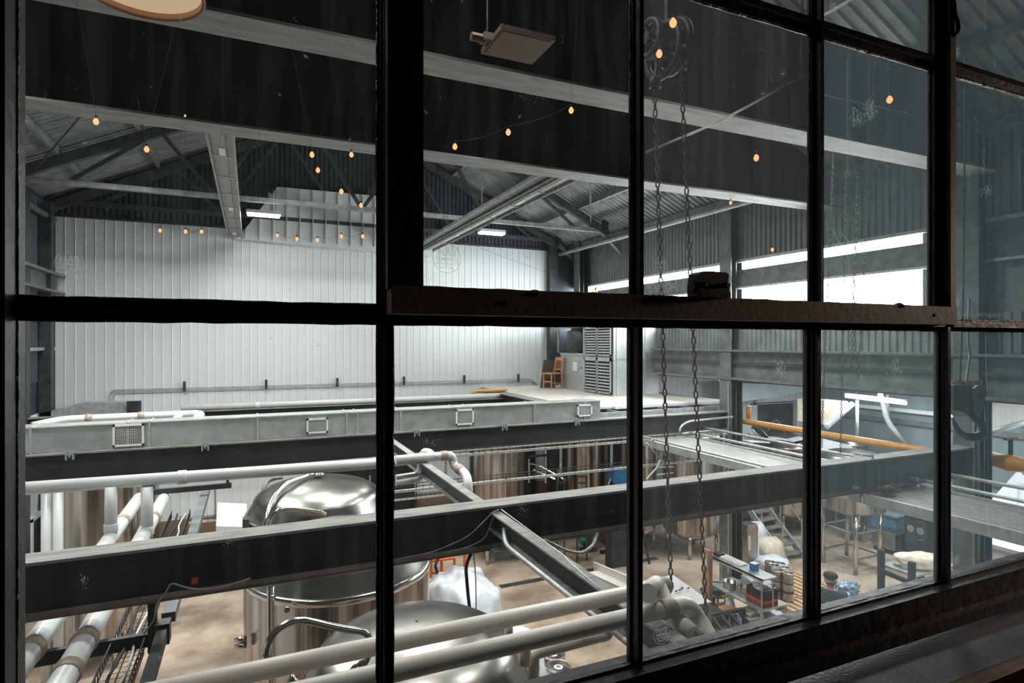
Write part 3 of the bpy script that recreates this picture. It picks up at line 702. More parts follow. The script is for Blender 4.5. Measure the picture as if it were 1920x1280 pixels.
b = MB(); b.box(8.62, 9.9, 14.18, 15.75, -1.4, -.36); b.build('lower_cabinet', M['silver'], ah)
b = MB(); b.box(8.59, 8.62, 14.2, 15.75, -.4, -.34); b.build('ledge', M['galv_flat'], ah)
b = MB(); b.box(8.605, 8.62, 14.75, 15.0, -.85, -.6); b.build('notice', M['white'], ah)
b = MB(); b.box(8.605, 8.625, 14.5, 14.54, -.78, -.72); b.build('latch', M['black'], ah)
b = MB(); b.box(8.95, 9.9, 14.2, 15.7, -.34, .4); b.build('fan_bay', M['dark_sheet'], ah)
b = MB(); b.tube([(8.9, 14.95, -.3),(8.9,14.95,-.25),(8.9,14.95,.28),(8.9,14.95,.33)], [.38,.45,.45,.36], 20); b.build('fan_drum', M['dark_mid'], ah, True)
for yy in (14.2, 15.7):
    b = MB(); b.box(8.5, 8.54, yy, yy+.04, -.34, .42); b.build('post', M['galv_flat'], ah)
b = MB(); b.box(8.5, 9.9, 14.18, 15.75, .40, .44); b.build('roof_plate', M['galv_flat'], ah)
# wooden chair
c = pZ(1040, 728, -1.405)+V(-.06,0,0); th = math.radians(8)
ch = thing('dining_chair', 'light wooden chair standing on the platform before the air handler', 'chair', c)
def L(dx, dy, dz): return c + V(dx*math.cos(th)-dy*math.sin(th), dx*math.sin(th)+dy*math.cos(th), dz)
for (dx, dy, h) in ((-.2,-.2,.44),(-.2,.2,.44)):
    b = MB(); b.obox(L(dx,dy,0), L(dx,dy,h), .035, .035); b.build('leg', M['wood'], ch)
for dy in (-.19, .19):
    b = MB(); b.obox(L(.23,dy,0), L(.18,dy,.45), .036, .036); b.build('leg', M['wood'], ch)
    b = MB(); b.obox(L(.18,dy,.45), L(.26,dy,.92), .036, .036); b.build('back_post', M['wood'], ch)
    b = MB(); b.obox(L(-.2,dy,.17), L(.21,dy,.17), .02, .025); b.build('stretcher', M['wood'], ch)
b = MB(); b.obox(L(-.2,-.2,.22), L(-.2,.2,.22), .02, .025); b.build('stretcher', M['wood'], ch)
b = MB(); b.obox(L(-.24,0,.455), L(.22,0,.455), .44, .035); b.build('seat', M['wood'], ch)
b = MB(); b.obox(L(.265,-.21,.88), L(.265,.21,.88), .025, .10); b.build('top_rail', M['wood'], ch)
b = MB(); b.obox(L(.20,-.19,.56), L(.20,.19,.56), .02, .04); b.build('lower_rail', M['wood'], ch)
for k in range(4):
    yy = -.12+k*.08; b = MB(); b.obox(L(.20,yy,.56), L(.26,yy,.85), .02, .015); b.build('back_slat', M['wood'], ch)
P = [pX(1013,729,7.9+.0), ]
P = [pY(1013,730,15.9), pY(1041,732,15.9), pY(1047,676,15.9), pY(1020,674,15.9)]
for p in P: p.z = max(p.z, -1.40)
b = MB(); b.prism(P, (0,.03,0)); tag(b.build('board', M['board'], org=P[0]), 'brown board leaning upright behind the wooden chair', 'board')
# ------------------------------------------------------------------ white insulated pipe under the duct beam, with risers
MP = pipe('insulated_pipe', 'thick white insulated pipe running under the duct beam from the left', [pY(-30,921,7.7), pY(700,869,7.7), pY(808,856,7.7)], .070, joints=[(0,.45)], jm='white_pvc')
pipe('insulated_pipe', 'white pipe crossing over the strut end with an elbow going down', [pY(742,862,7.55), pY(848,853,7.55), pY(850,872,7.55), pY(874,888,7.3), pY(878,906,7.15), pY(880,975,7.15)], .058, joints=[(0,.85),(2,.5)], bend=.09)
pipe('insulated_pipe', 'short white pipe looping over the thick pipe beside the strut', [pY(792,852,7.9), pY(796,846,7.75), pY(806,848,7.6), pY(816,860,7.5)], .05, bend=.08)
pipe('insulated_pipe', 'white U-shaped pipe below the strut in front of the black door', [pY(742,896,7.75), pY(776,891,7.75), pY(786,888,7.75), pY(790,866,7.75)], .045, bend=.1)
pipe('insulated_pipe', 'lower white pipe of the U bend in front of the black door', [pY(742,906,7.7), pY(784,899,7.7), pY(791,893,7.7), pY(792,866,7.7)], .042, bend=.1)
xL1, xL2, zL = -1.40, -1.09, -2.15
r1 = pipe('insulated_pipe', 'thick white pipe running toward the window, left of its pair', [(xL1,9.45,zL),(xL1,2.2,zL)], .078, joints=[(0,.16),(0,.60),(0,.78)])
r2 = pipe('insulated_pipe', 'thick white pipe running toward the window beside the cable tray', [(xL2,9.45,zL),(xL2,2.2,zL)], .078, joints=[(0,.16),(0,.60),(0,.66)])
for u, nm, vb in ((208, 'left', 1002), (276, 'right', 1008)):
    a = pY(u, 912, 7.66); c2 = pY(u, vb, 7.66)
    pipe('pipe_riser', 'white vertical pipe dropping from the thick pipe, %s of the two' % nm, [a, V(a.x, a.y, c2.z)], .060, joints=[(0,.86)], jm='white_pvc')
for u, nm in ((87, 'left'), (109, 'right')):
    a = pY(u, 915, 11.4); pipe('drain_pipe', 'thin white standing pipe at far left, %s one' % nm, [a, V(a.x, a.y, FL)], .072, n=10)
a = pY(98, 915, 12.8); pipe('drain_pipe', 'thin grey standing pipe between the two white ones', [a, V(a.x, a.y, FL)], .03, 'galv_flat', n=8)
# struts, tray and channels
def strut(label, a, c, w_, h_, m1, m2, conduit=None):
    t = thing('strut', label, 'steel strut', a)
    b = MB(); b.obox(a, c, w_*.12, h_); b.build('web', M[m1], t)
    for s_ in (-1, 1):
        o_ = Vector((0,0,s_*h_/2)); b = MB(); b.obox(Vector(a)+o_, Vector(c)+o_, w_, .015); b.build('flange', M[m2], t)
    return t
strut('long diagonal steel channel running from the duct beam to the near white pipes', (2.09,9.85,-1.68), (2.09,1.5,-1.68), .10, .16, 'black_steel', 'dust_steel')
pipe('conduit', 'thin grey conduit under the long diagonal channel with a grey box on its end', [pY(945,1035,4.9)+V(0,0,.05), pY(945,986,4.9), V(1.98,4.6,-1.73), V(1.98,1.6,-1.73)], .02, 'galv_flat', bend=.12, n=8)
c = pY(938, 1036, 4.9); t = thing('junction_box', 'small grey junction box hanging below the nearest lower beam', 'junction box', c)
b = MB(); b.box(c.x-.075, c.x+.075, c.y-.05, c.y+.05, c.z-.04, c.z+.03); b.build('box', M['grey_steel'], t)
b = MB(); b.box(c.x-.08, c.x+.08, c.y-.055, c.y-.05, c.z-.045, c.z+.035); b.build('cover', M['galv_flat'], t)
# support frame under the pair of thick pipes
t = thing('pipe_rack', 'dark steel hanger frame under the thick white pipes, lower left', 'pipe rack', (-1.2, 5.34, -2.4))
b = MB(); b.obox((-2.6,5.34,-2.32),(-.72,5.34,-2.32), .05, .10); b.build('crossbar', M['black_steel'], t)
b = MB(); b.obox((-.70,5.34,-1.95),(-.70,5.34,-2.42), .06, .06); b.build('hanger', M['black_steel'], t)
b = MB(); b.box(-.68,-.58,5.28,5.40,-2.36,-2.2); b.build('end_box', M['dark_mid'], t)
b = MB(); b.obox((-.63,5.34,-2.28),(-.63,2.2,-2.28), .07, .10); b.build('runner', M['dark_mid'], t)
b = MB(); b.obox((-.76,5.3,-2.4),(-.76,2.2,-2.4), .02, .02); b.build('rod', M['rust'], t)
b = MB(); b.obox((-1.35,9.3,-2.05),(-.25,9.3,-2.05), .05, .07); b.build('crossbar', M['black_steel'], t)
for xx in (-1.3, -.3):
    b = MB(); b.obox((xx,9.3,-1.80),(xx,9.3,-2.05), .04, .04); b.build('hanger', M['black_steel'], t)
b = MB(); b.obox((-.60,9.8,-2.19),(-.61,5.5,-2.24), .10, .08); b.build('runner', M['grey_steel'], t)
def wire_tray(label, pa, pb, wd, ht, nx, m='white_wire', mesh_m='rubber', upper=None):
    pa, pb = Vector(pa), Vector(pb); t = thing('cable_tray', label, 'cable tray', pa)
    d = (pb-pa).normalized(); s_ = d.cross(V(0,0,1)).normalized()
    for k, (o_, z_) in enumerate(((-.5,0),(-.5,1),(.5,0),(.5,1))):
        b = MB(); b.tube([pa+s_*wd*o_+V(0,0,ht*z_), pb+s_*wd*o_+V(0,0,ht*z_)], .007 if z_ else .006, 5); b.build('side_wire', M[mesh_m], t)
    ln = (pb-pa).length; n = min(nx, 290); w0 = None
    for i in range(n):
        p = pa + d*(ln*(i+.5)/n)
        if w0 is None:
            b = MB(); b.tube([p-s_*wd*.5+V(0,0,ht), p-s_*wd*.5, p+s_*wd*.5, p+s_*wd*.5+V(0,0,ht)], .004, 4); w0 = b.build('cross_wire', M[mesh_m], t); q0_ = p
        else: share(w0, t, p-q0_)
    b = MB(); 
    for o_ in (-.25, 0, .25): b.tube([pa+s_*wd*o_, pb+s_*wd*o_], .005, 4)
    b.build('floor_wire', M[mesh_m], t)
    b = MB()
    pts = lambda off: [pa.lerp(pb, k/24)+s_*(off+.02*math.sin(k*1.7+off*30))+V(0,0,.02+.008*math.cos(k*2.3)) for k in range(25)]
    b.tube(pts(.03), .012, 6); c1 = b.build('cable', M['black'], t, True)
    b = MB(); b.tube(pts(-.04), .010, 6); b.build('cable', M['white_wire'], t, True)
    return t
wire_tray('black wire basket tray beside the thick white pipes, lower left', (-.86,9.1,-2.36), (-.86,2.4,-2.36), .22, .07, 90)
def tray_rail(label, z, y, x0, x1, drop):
    t = thing('tray_rail', label, 'tray', (x0, y, z))
    b = MB(); b.obox((x0,y,z),(x1,y,z), .05, .04); b.build('rail', M['white_wire'], t)
    b = MB(); b.obox((x0,y-.04,z+.12),(x1,y-.04,z+.12), .012, .012); b.build('guard_wire', M['dark_mid'], t)
    b = MB(); b.obox((x0,y-.04,z+.07),(x1,y-.04,z+.07), .01, .01); b.build('guard_wire', M['dark_mid'], t)
    n = int((x1-x0)/.12); w0 = None
    for i in range(min(n, 110)):
        x = x0+i*.12
        if w0 is None: b = MB(); b.obox((x,y-.04,z),(x,y-.04,z+.13), .006, .006); w0 = b.build('wire', M['dark_mid'], t)
        else: share(w0, t, (x-x0, 0, 0))
    for k in range(int((x1-x0)/1.1)):
        x = x0+.5+k*1.1; b = MB(); b.obox((x,y,z),(x,y,drop), .035, .035); b.build('hanger', M['truss_pale'], t)
    return t
tray_rail('long white tray rail hanging level in front of the far tanks', -2.44, 9.5, 1.4, 9.3, -1.96)
tray_rail('thin pale rail right under the duct beam', -1.99, 9.75, 2.0, 9.4, -1.96)
tray_rail('wire tray rail at the left in front of the white lower wall', -3.85, 14.2, -1.2, 4.5, -3.2)
# catwalks
def catwalk(label, x0, x1, ya, yb, z, rails):
    t = thing('catwalk', label, 'catwalk', ((x0+x1)/2, (ya+yb)/2, z))
    n = int((x1-x0)/.09)
    for i in range(n):
        x = x0+.045+i*.09; b = MB(); b.box(x-.036, x+.036, ya, yb, z-.03, z); b.build('plank', M['grating'], t)
    for x in (x0-.02, x1+.02):
        b = MB(); b.box(x-.02, x+.02, ya, yb, z-.1, z+.03); b.build('side_channel', M['galv_flat'], t)
    for (x, zr) in rails:
        b = MB(); b.tube([(x, ya, zr), (x, yb, zr)], .024, 8); b.build('rail', M['galv_flat'], t, True)
    k = ya+.4
    while k < yb:
        b = MB(); b.box(x0, x1, k-.03, k+.03, z-.09, z-.03); b.build('cross_tie', M['grey_steel'], t); k += 1.2
    return t
catwalk('pale slatted catwalk from the duct beam to the nearest lower beam', 7.2, 8.3, 5.1, 9.86, -1.975, [(7.16, -1.9), (8.35, -1.89), (8.9, -1.85)])
catwalk('slatted grey catwalk leaving the nearest lower beam toward the lower right', 7.2, 8.3, 1.6, 5.06, -1.975, [(8.9, -1.85), (8.35, -1.89)])
# yellow gas pipe with valve
gp = pipe('gas_pipe', 'long yellow gas pipe with a bolted valve along the right wall', [(10.05,11.2,-1.78),(10.05,2.0,-1.78)], .062, 'yellow', bend=0)
b = MB(); b.tube([(10.05,9.75,-1.7),(10.05,9.75,-1.42)], .055, 10); b.build('cap', M['yellow'], gp, True)
y0 = 4.85
b = MB(); b.tube([(10.05,y0+.32,-1.76),(10.05,y0+.30,-1.76),(10.05,y0+.26,-1.76),(10.05,y0+.2,-1.76),(10.05,y0,-1.76),(10.05,y0-.2,-1.76),(10.05,y0-.26,-1.76),(10.05,y0-.3,-1.76)], [.06,.12,.12,.09,.13,.09,.12,.12], 14); b.build('valve', M['yellow'], gp, True)
b = MB(); b.tube([(10.05,y0,-1.7),(10.05,y0,-1.4)], .03, 8); b.build('valve_stem', M['dark_mid'], gp)
b = MB(); b.box(9.9,10.2,y0-.02,y0+.02,-1.42,-1.39); b.build('valve_handle', M['dark_red'], gp)
b = MB(); b.box(9.98,10.0,y0+.42,y0+.55,-2.06,-1.84); b.build('tag', M['red'], gp)
pipe('conduit', 'bent grey conduit in front of the duct beam at the column', [pY(1373,781,9.8),pY(1290,790,9.8),pY(1275,800,9.8),pY(1274,818,9.8)], .025, 'galv_flat', bend=.12, n=8)
pipe('conduit', 'grey conduit loop under the duct beam beside the column', [pY(1279,813,9.7),pY(1345,806,9.7),pY(1357,812,9.7),pY(1358,905,9.7)], .022, 'galv_flat', bend=.12, n=8)
# eave pipes
pipe('eave_pipe', 'rust-ended grey tube along the left eave', [(XL+.12,16.8,2.82),(XL+.12,7.7,2.82)], .065, 'grey_steel', bend=0)
pipe('eave_pipe', 'grey tube running along the right wall below the roof', [(9.1,17-.3,2.80),(9.1,7.8,2.80)], .055, 'galv_flat', bend=0)
b = MB(); b.tube([(9.1,16.7,2.80),(9.1,16.66,2.80)], .075, 10)
# long metal troughs
def trough(label, xa, xb, ya, yb, z, lamps, mb='galv_flat', mc='galv', ml='pale_steel'):
    t = thing('metal_trough', label, 'trough', ((xa+xb)/2, (ya+yb)/2, z))
    b = MB(); b.box(xa, xb, ya, yb, z+.06, z+.075); b.build('back', M[mb], t)
    for x in (xa, xb-.03):
        b = MB(); b.box(x, x+.03, ya, yb, z-.01, z+.07); b.build('lip', M[ml], t)
    xm = (xa+xb)/2; b = MB(); b.box(xm-.05, xm+.05, ya, yb, z+.02, z+.06); b.build('centre_channel', M[mc], t)
    for y_ in lamps:
        b = MB(); b.box(xm-.04, xm+.04, y_, y_+.35, z+.012, z+.02); b.build('plate', M['white'], t)
    k = ya+.3
    while k < yb:
        b = MB(); b.box(xa, xb, k-.012, k+.012, z+.01, z+.02); b.build('cross_clip', M['galv'], t); k += 1.15
    for y_ in (ya+.5, (ya+yb)/2, yb-.3):
        b = MB(); b.tube([(xm, y_, z+.07), (xm, y_, z+.9)], .01, 5); b.build('hanger', M['iron'], t)
    return t
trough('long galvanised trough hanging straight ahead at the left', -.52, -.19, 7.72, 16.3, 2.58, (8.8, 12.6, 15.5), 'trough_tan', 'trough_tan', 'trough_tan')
trough('long galvanised trough running diagonally across the centre pane', 4.45, 4.78, 7.72, 16.3, 2.58, (9.8, 13.6))
t = thing('side_track', 'narrow dark track beside the diagonal trough', 'track', (4.25, 12, 2.6)); b = MB(); b.box(4.12, 4.3, 7.72, 15.9, 2.6, 2.66); b.build('track', M['truss_pale'], t)
b = MB(); b.box(4.3, 4.34, 7.72, 15.9, 2.56, 2.66); b.build('lip', M['dark_mid'], t)
# near white pipes on the strut
pipe('insulated_pipe', 'near cream pipe sloping across the bottom, upper of the two', [(-1.0,2.93,-1.505),(2.36,2.93,-1.505)], .044, 'cream_pvc', bend=0, n=16, joints=[(0,.985)])
pipe('insulated_pipe', 'near cream pipe across the bottom, lower of the two, ending in an elbow', [(-1.0,2.68,-1.508),(2.30,2.68,-1.508),(2.36,2.66,-1.60),(2.36,2.50,-1.72),(2.34,2.2,-1.80)], .047, 'cream_pvc', bend=.07, n=16, joints=[(0,.955)])
pipe('insulated_pipe', 'fat cream elbow beyond the near pipes at the strut', [pY(1215,1112,2.6),pY(1232,1092,2.95),pY(1256,1150,2.75),pY(1300,1190,2.55)], .05, 'cream_pvc', bend=.08, n=16)
b = MB(); b.tube([pY(1310,1185,2.45),pY(1322,1198,2.4),pY(1334,1208,2.35)], [.032,.026,.022], 10); tag(b.build('pipe_end', M['iron'], smooth=True, org=pY(1322,1198,2.4)), 'dark uncovered pipe end coming out of the cream elbow', 'pipe')
b = MB(); b.tube([pY(1332,1204,2.4),pY(1350,1196,2.4),pY(1362,1200,2.4)], [.03,.035,.02], 10); tag(b.build('pipe_sleeve', M['white_pvc'], smooth=True, org=pY(1345,1200,2.4)), 'short white sleeve at the bottom edge past the dark pipe end', 'pipe')
pipe('insulated_pipe', 'cream pipe below the near pair turning down over the kegs', [pY(1140,1128,3.6), pY(1140,1190,3.6), pY(1125,1192,3.6), pY(1010,1222,3.6), pY(1000,1226,3.6), pY(1000,1300,3.6)], .042, 'cream_pvc', bend=.08, n=14)
pipe('insulated_pipe', 'short cream stub hanging between the near pipes', [pY(954,1160,3.3), pY(954,1205,3.3)], .026, 'cream_pvc', bend=0)
pipe('insulated_pipe', 'cream vertical pipe beside the downpipe over the kegs', [pY(985,1190,3.4), pY(985,1245,3.4)], .036, 'cream_pvc', bend=0)
t = thing('scoop_channel', 'pale open channel end resting beside the diagonal strut', 'channel', (2.3, 3.6, -1.6))
P = [pY(1110,1088,3.7), pY(1112,1062,3.7), pY(1122,1058,3.7), pY(1176,1086,3.3), pY(1176,1100,3.3), pY(1124,1066,3.65), pY(1122,1090,3.6)]
b = MB(); b.obox(pY(1114,1072,3.75), pY(1180,1102,3.25), .10, .012); b.build('base', M['cream_pvc'], t)
b = MB(); b.obox(pY(1114,1062,3.82), pY(1180,1090,3.3), .012, .07); b.build('side', M['cream_pvc'], t)
# cables on the nearest beam
def cable(label, pts, r, m='white_wire', bend=.1):
    b = MB(); b.tube(pts, r, 6, bend=bend); return tag(b.build('cable', M[m], smooth=True, org=pts[0]), label, 'cable')
Yb = 5.06
cable('thin cable drooping over the beam from the strut top to the left', [pY(936,955,Yb-.02), pY(924,960,Yb-.02), pY(880,1005,Yb-.03), pY(815,1034,Yb-.03), pY(745,1048,Yb-.03)], .006, 'truss_pale')
cable('second thin cable hanging in a loop from the strut top', [pY(934,957,Yb-.02), pY(922,975,Yb-.03), pY(912,1008,Yb-.04), pY(880,1025,Yb-.03), pY(830,1037,Yb-.03)], .006, 'truss_pale')
cable('pale cable looping down from the beam to the pipe rack, lower left', [pY(470,1084,Yb-.03), pY(405,1104,Yb-.03), pY(360,1105,Yb-.04), pY(320,1092,Yb-.04), pY(312,1110,Yb-.04), pY(292,1134,Yb-.05), pY(291,1160,Yb-.06), pY(270,1188,Yb-.02)], .007, 'seal')
cable('black rubber hose hanging from the beam over the white bags', [pY(884,1036,Yb+.05), pY(873,1060,Yb+.05), pY(878,1120,Yb+.05), pY(882,1150,Yb+.05)], .016, 'rubber')
cable('thin pale hose hanging beside the black one', [pY(888,1036,Yb+.05), pY(892,1080,Yb+.05), pY(893,1152,Yb+.05)], .006, 'white_wire')
cable('grey conduit drooping from the strut toward the floor drain', [pY(1020,1012,4.3), pY(1060,1032,4.4), pY(1092,1038,4.5), pY(1112,1022,4.6), pY(1120,1000,5.0)], .016, 'truss_pale')
cable('thin string along the top of the diagonal strut', [pY(940,955,4.7), pY(1058,1042,3.75), pY(1062,1048,3.7), pY(1125,1104,3.1)], .005, 'white_wire')
c = pY(365, 1088, Yb-.01); b = MB(); b.box(c.x-.02, c.x+.02, c.y-.01, c.y, c.z-.022, c.z+.022); tag(b.build('sticker', M['red'], org=c), 'small orange tag stuck on the face of the nearest lower beam', 'tag')
# ================================================================== TANKS
def tank(name, label, x, y, r, zt, zb, dome, nlegs=4, band=True, manway=True, group=None, cone=.35, n=56):
    t = thing(name, label, 'tank', (x, y, FL), group)
    b = MB(); b.lathe([(r,zb),(r,zt)], (x,y,0), n, cap=False); b.build('shell', M['stainless'], t, True)
    b = MB(); b.lathe([(r,zb),(r*.55,zb-cone*.6),(.08,zb-cone)], (x,y,0), 32); b.build('bottom_cone', M['stainless_dome'], t, True)
    if band:
        b = MB(); b.lathe([(r,zt-.055),(r+.014,zt-.05),(r+.014,zt+.012),(r*.985,zt+.018)], (x,y,0), n, cap=False); b.build('rim_band', M['stainless_tube'], t, True)
    pr = [(r*.985,zt+.018),(r*.965,zt+dome*.16),(r*.91,zt+dome*.36)] + [(r*.91*math.cos(a), zt+dome*(.36+.64*math.sin(a))) for a in [math.radians(k) for k in range(8,90,9)]] + [(.01,zt+dome)]
    b = MB(); b.lathe(pr, (x,y,0), n, cap=False); b.build('head', M['stainless_dome'], t, True)
    for k in range(nlegs):
        a = math.pi/4+2*math.pi*k/nlegs; lx, ly = x+r*.84*math.cos(a), y+r*.84*math.sin(a)
        b = MB(); b.tube([(lx,ly,FL),(lx,ly,zb+.05)], .05 if r > .6 else .035, 10); b.build('leg', M['stainless_tube'], t, True)
    return t
TX = .882
ta = tank('fermentation_tank', 'polished steel tank with the fully visible domed top behind the nearest beam', TX, 8.79, .95, -2.39, -4.9, .45, group='three big tanks in a row')
tb = tank('fermentation_tank', 'big steel tank whose banded body shows under the nearest beam', TX, 6.55, .95, -2.39, -4.9, .42, group='three big tanks in a row')
tc = tank('fermentation_tank', 'nearest steel tank, its dark dome under the two near cream pipes', 1.09, 4.14, .80, -2.42, -4.9, .41, group='three big tanks in a row')
def part_tube(name, par, pts, r, m='stainless_tube', bend=.1, n=10):
    b = MB(); b.tube(pts, r, n, bend=bend); return b.build(name, M[m], par, True)
def torus(c, R, r, axis='z', n=28, k=6):
    pts = [Vector(c)+V(R*math.cos(2*math.pi*i/n), R*math.sin(2*math.pi*i/n), 0) for i in range(n)]; pts.append(pts[0]+V(0,.0001,0))
    b = MB(); b.tube(pts, r, k, cap=False); return b
# domed tank fittings
Y0 = 8.79
part_tube('spray_arm', ta, [pY(602,900,Y0), pY(600,890,Y0), pY(580,890,Y0), pY(535,905,Y0-.3), pY(508,938,Y0-.55), pY(497,975,Y0-.75), V(pY(497,975,Y0-.75).x, Y0-.98, -4.4)], .03, bend=.25)
part_tube('spray_arm', ta, [pY(612,966,Y0-.9), pY(606,961,Y0-.95), pY(548,952,Y0-1.0), pY(520,955,Y0-1.02), pY(503,975,Y0-1.02), V(pY(503,975,Y0-1.02).x, Y0-1.02, -4.2)], .028, bend=.2)
part_tube('vent_hose', ta, [pY(493,935,Y0+.2), pY(494,915,Y0+.3), pY(505,898,Y0+.4), pY(530,894,Y0+.4)], .03, 'grey_steel', bend=.15)
b = torus((TX-.08, Y0-.45, -2.085), .07, .02); b.build('manway_ring', M['dark_red'], ta, True)
b = MB(); b.lathe([(.0,-2.1),(.07,-2.1),(.065,-2.06),(0,-2.05)], (TX-.08, Y0-.45, 0), 20, cap=False); b.build('manway_cap', M['stainless_dome'], ta, True)
b = MB(); b.lathe([(.06,-1.98),(.06,-1.9),(.085,-1.9),(.085,-1.88),(.04,-1.86),(.04,-1.8)], (TX, Y0, 0), 14); b.build('top_fitting', M['stainless_tube'], ta, True)
b = MB(); b.box(TX-.98, TX-.9, Y0-.45, Y0-.3, -2.5, -2.3); b.build('lifting_lug', M['stainless_dome'], ta)
# front tank: down pipe, shoulder ring, valves, lug
Y0 = 6.55; fx = pY(505, 1100, 5.62).x
part_tube('down_pipe', tb, [pY(516,1090,5.7), pY(506,1096,5.62), V(fx, 5.62, -4.6)], .026, bend=.08)
part_tube('down_pipe', tb, [pY(511,1090,5.66), pY(511,1260,5.60)], .014)
part_tube('bracket', tb, [pY(516,1118,5.62), pY(505,1118,5.6)], .014)
b = torus((TX, Y0, -2.24), .62, .012); b.build('head_ring', M['stainless_tube'], tb, True)
for (u, v) in ((447,1198),(447,1210)):
    b = MB(); p = pY(u+5, v, 6.2); b.tube([p+V(.05,0,0), p, p-V(.06,0,0)], [.03,.03,.02], 8); b.build('valve', M['stainless_tube'], tb, True)
b = MB(); p = pY(538,1142,5.63); b.tube([p+V(0,.02,0), p-V(0,.02,0)], .025, 10); b.build('port', M['stainless_dome'], tb, True)
b = MB(); p = pY(697,1168,5.62); b.prism([p+V(-.03,0,-.05), p+V(.05,0,-.05), p+V(.05,0,.03), p+V(.01,0,.06), p+V(-.03,0,.02)], (0,.015,0)); b.build('lifting_lug', M['black'], tb)
# nearest tank: looping arm and small fittings
Y0 = 4.14; Yq = 3.8
part_tube('spray_arm', tc, [pY(497,1250,Yq), pY(501,1205,Yq), pY(522,1176,Yq), pY(560,1160,Yq), pY(640,1178,Yq), pY(684,1184,Yq), pY(695,1200,Yq), pY(690,1240,Yq), pY(640,1290,Yq)], .022, bend=.14)
part_tube('spray_arm', tc, [pY(692,1236,Yq), pY(668,1244,Yq), pY(648,1270,Yq)], .014, bend=.05)
b = torus((1.0, 3.75, -2.14), .055, .010); b.build('sight_ring', M['stainless_tube'], tc, True)
for (u, v) in ((742,1228),(548,1278)):
    p = pY(u, v, 3.9); b = MB(); b.lathe([(.035,-.02),(.035,.01),(.022,.02),(.01,.05)], (p.x, p.y, p.z), 12); b.build('cap_fitting', M['stainless_tube'], tc, True)
# far row under the platform and beyond
tank('fermentation_tank', 'shiny striped tank in the far row nearest the black door', 5.88, 14.2, .74, -2.35, -5.0, .3, group='far tank row', n=40)
tank('fermentation_tank', 'shiny striped tank in the far row, middle one under the platform', 8.71, 14.4, .60, -2.35, -5.0, .3, group='far tank row', n=40)
tank('fermentation_tank', 'narrow far tank showing beside the centre window bar', 9.6, 13.2, .50, -2.5, -5.0, .3, group='far tank row', n=32)
tank('fermentation_tank', 'wide brownish tank behind the chains with a ringed walkway', 10.75, 12.4, .75, -2.3, -4.95, .3, group='far tank row', n=40)
tank('fermentation_tank', 'brownish steel tank at the far left behind the white risers', -2.5, 12.4, .62, -2.2, -5.0, .3, group='left tank pair', n=40)
tank('fermentation_tank', 'second brownish tank at the far left, farther back', -2.35, 14.6, .55, -2.2, -5.0, .3, group='left tank pair', n=32)
ring = thing('ring_walkway', 'curved pale pipe ring round the wide tank behind the chains', 'walkway', (9.6, 12.4, -2.2))
for dz in (0, -.22):
    pts = [V(10.3+1.25*math.cos(a), 12.3-1.15*math.sin(a), -2.35+dz) for a in [math.radians(200-k*14) for k in range(17)]]
    b = MB(); b.tube(pts, .03, 6); b.build('rail', M['galv_flat'], ring, True)
for k in range(2, 16, 3):
    a = math.radians(200-k*14); p = V(10.3+1.25*math.cos(a), 12.3-1.15*math.sin(a), -2.35)
    b = MB(); b.tube([p, p+V(0,0,-.22)], .015, 5); b.build('post', M['galv_flat'], ring)
for (u0,v0,u1,v1,lab) in ((1212,830,1246,868,'left'),(1222,824,1256,862,'right')):
    b = MB(); b.tube([pY(u0,v0,9.3), pY(u1,v1,9.3)], .018, 6); tag(b.build('handrail_bar', M['galv'], org=pY(u0,v0,9.3)), 'shiny slanted bar behind the first chain, %s of two' % lab, 'rail')
t = thing('ladder_frame', 'white angled tube frame behind the chains above the nearest beam', 'ladder', pY(1240,880,9.0))
for a, c in (((1212,898),(1232,876)),((1232,876),(1262,875)),((1232,890),(1262,886)),((1238,862),(1232,876))):
    b = MB(); b.tube([pY(*a,9.0), pY(*c,9.0)], .016, 6); b.build('tube', M['white_wire'], t)
# annex tanks
at = tank('mash_tank', 'annex tank with an open black oval hatch on top beside the yellow pipe', 14.5, 12.8, .98, -3.02, -4.9, .26, n=40)
p = pY(1425, 811, 12.1); b = MB()
b.add([p+V(.24*math.cos(2*math.pi*i/20)-.0, .12*math.sin(2*math.pi*i/20), .13*math.sin(2*math.pi*i/20)-.09*math.cos(2*math.pi*i/20)) for i in range(20)], [tuple(range(20))]); b.build('hatch_opening', M['black'], at)
pts = [p+V(.26*math.cos(2*math.pi*i/24), .13*math.sin(2*math.pi*i/24), .14*math.sin(2*math.pi*i/24)-.1*math.cos(2*math.pi*i/24)) for i in range(24)]; pts.append(pts[0]+V(0,0,.0001))
b = MB(); b.tube(pts, .025, 6, cap=False); b.build('hatch_rim', M['stainless_dome'], at, True)
b = MB(); b.obox(p+V(.24,-.02,-.14), p+V(.75,-.1,-.2), .35, .04); b.build('hatch_lid', M['white'], at)
for k, (u0, v0, u1, v1) in enumerate(((1398,826,1436,828),(1478,826,1505,820))):
    b = MB(); b.obox(pY(u0,v0,12.0), pY(u1,v1,12.0), .3, .03); b.build('side_lid', M['white'], at)
for k, pts in enumerate([[(1470,873),(1478,864),(1500,866)],[(1508,846),(1496,852),(1490,868)],[(1395,832),(1400,812),(1410,818)],[(1440,806),(1452,786),(1462,790),(1470,812)]]):
    part_tube('pipe_loop', at, [pY(u, v, 12.2) for u, v in pts], .022, bend=.1)
at2 = tank('mash_tank', 'raised annex tank on four stout legs with cross braces', 13.72, 10.0, .74, -2.95, -4.12, .25, n=40, cone=.2)
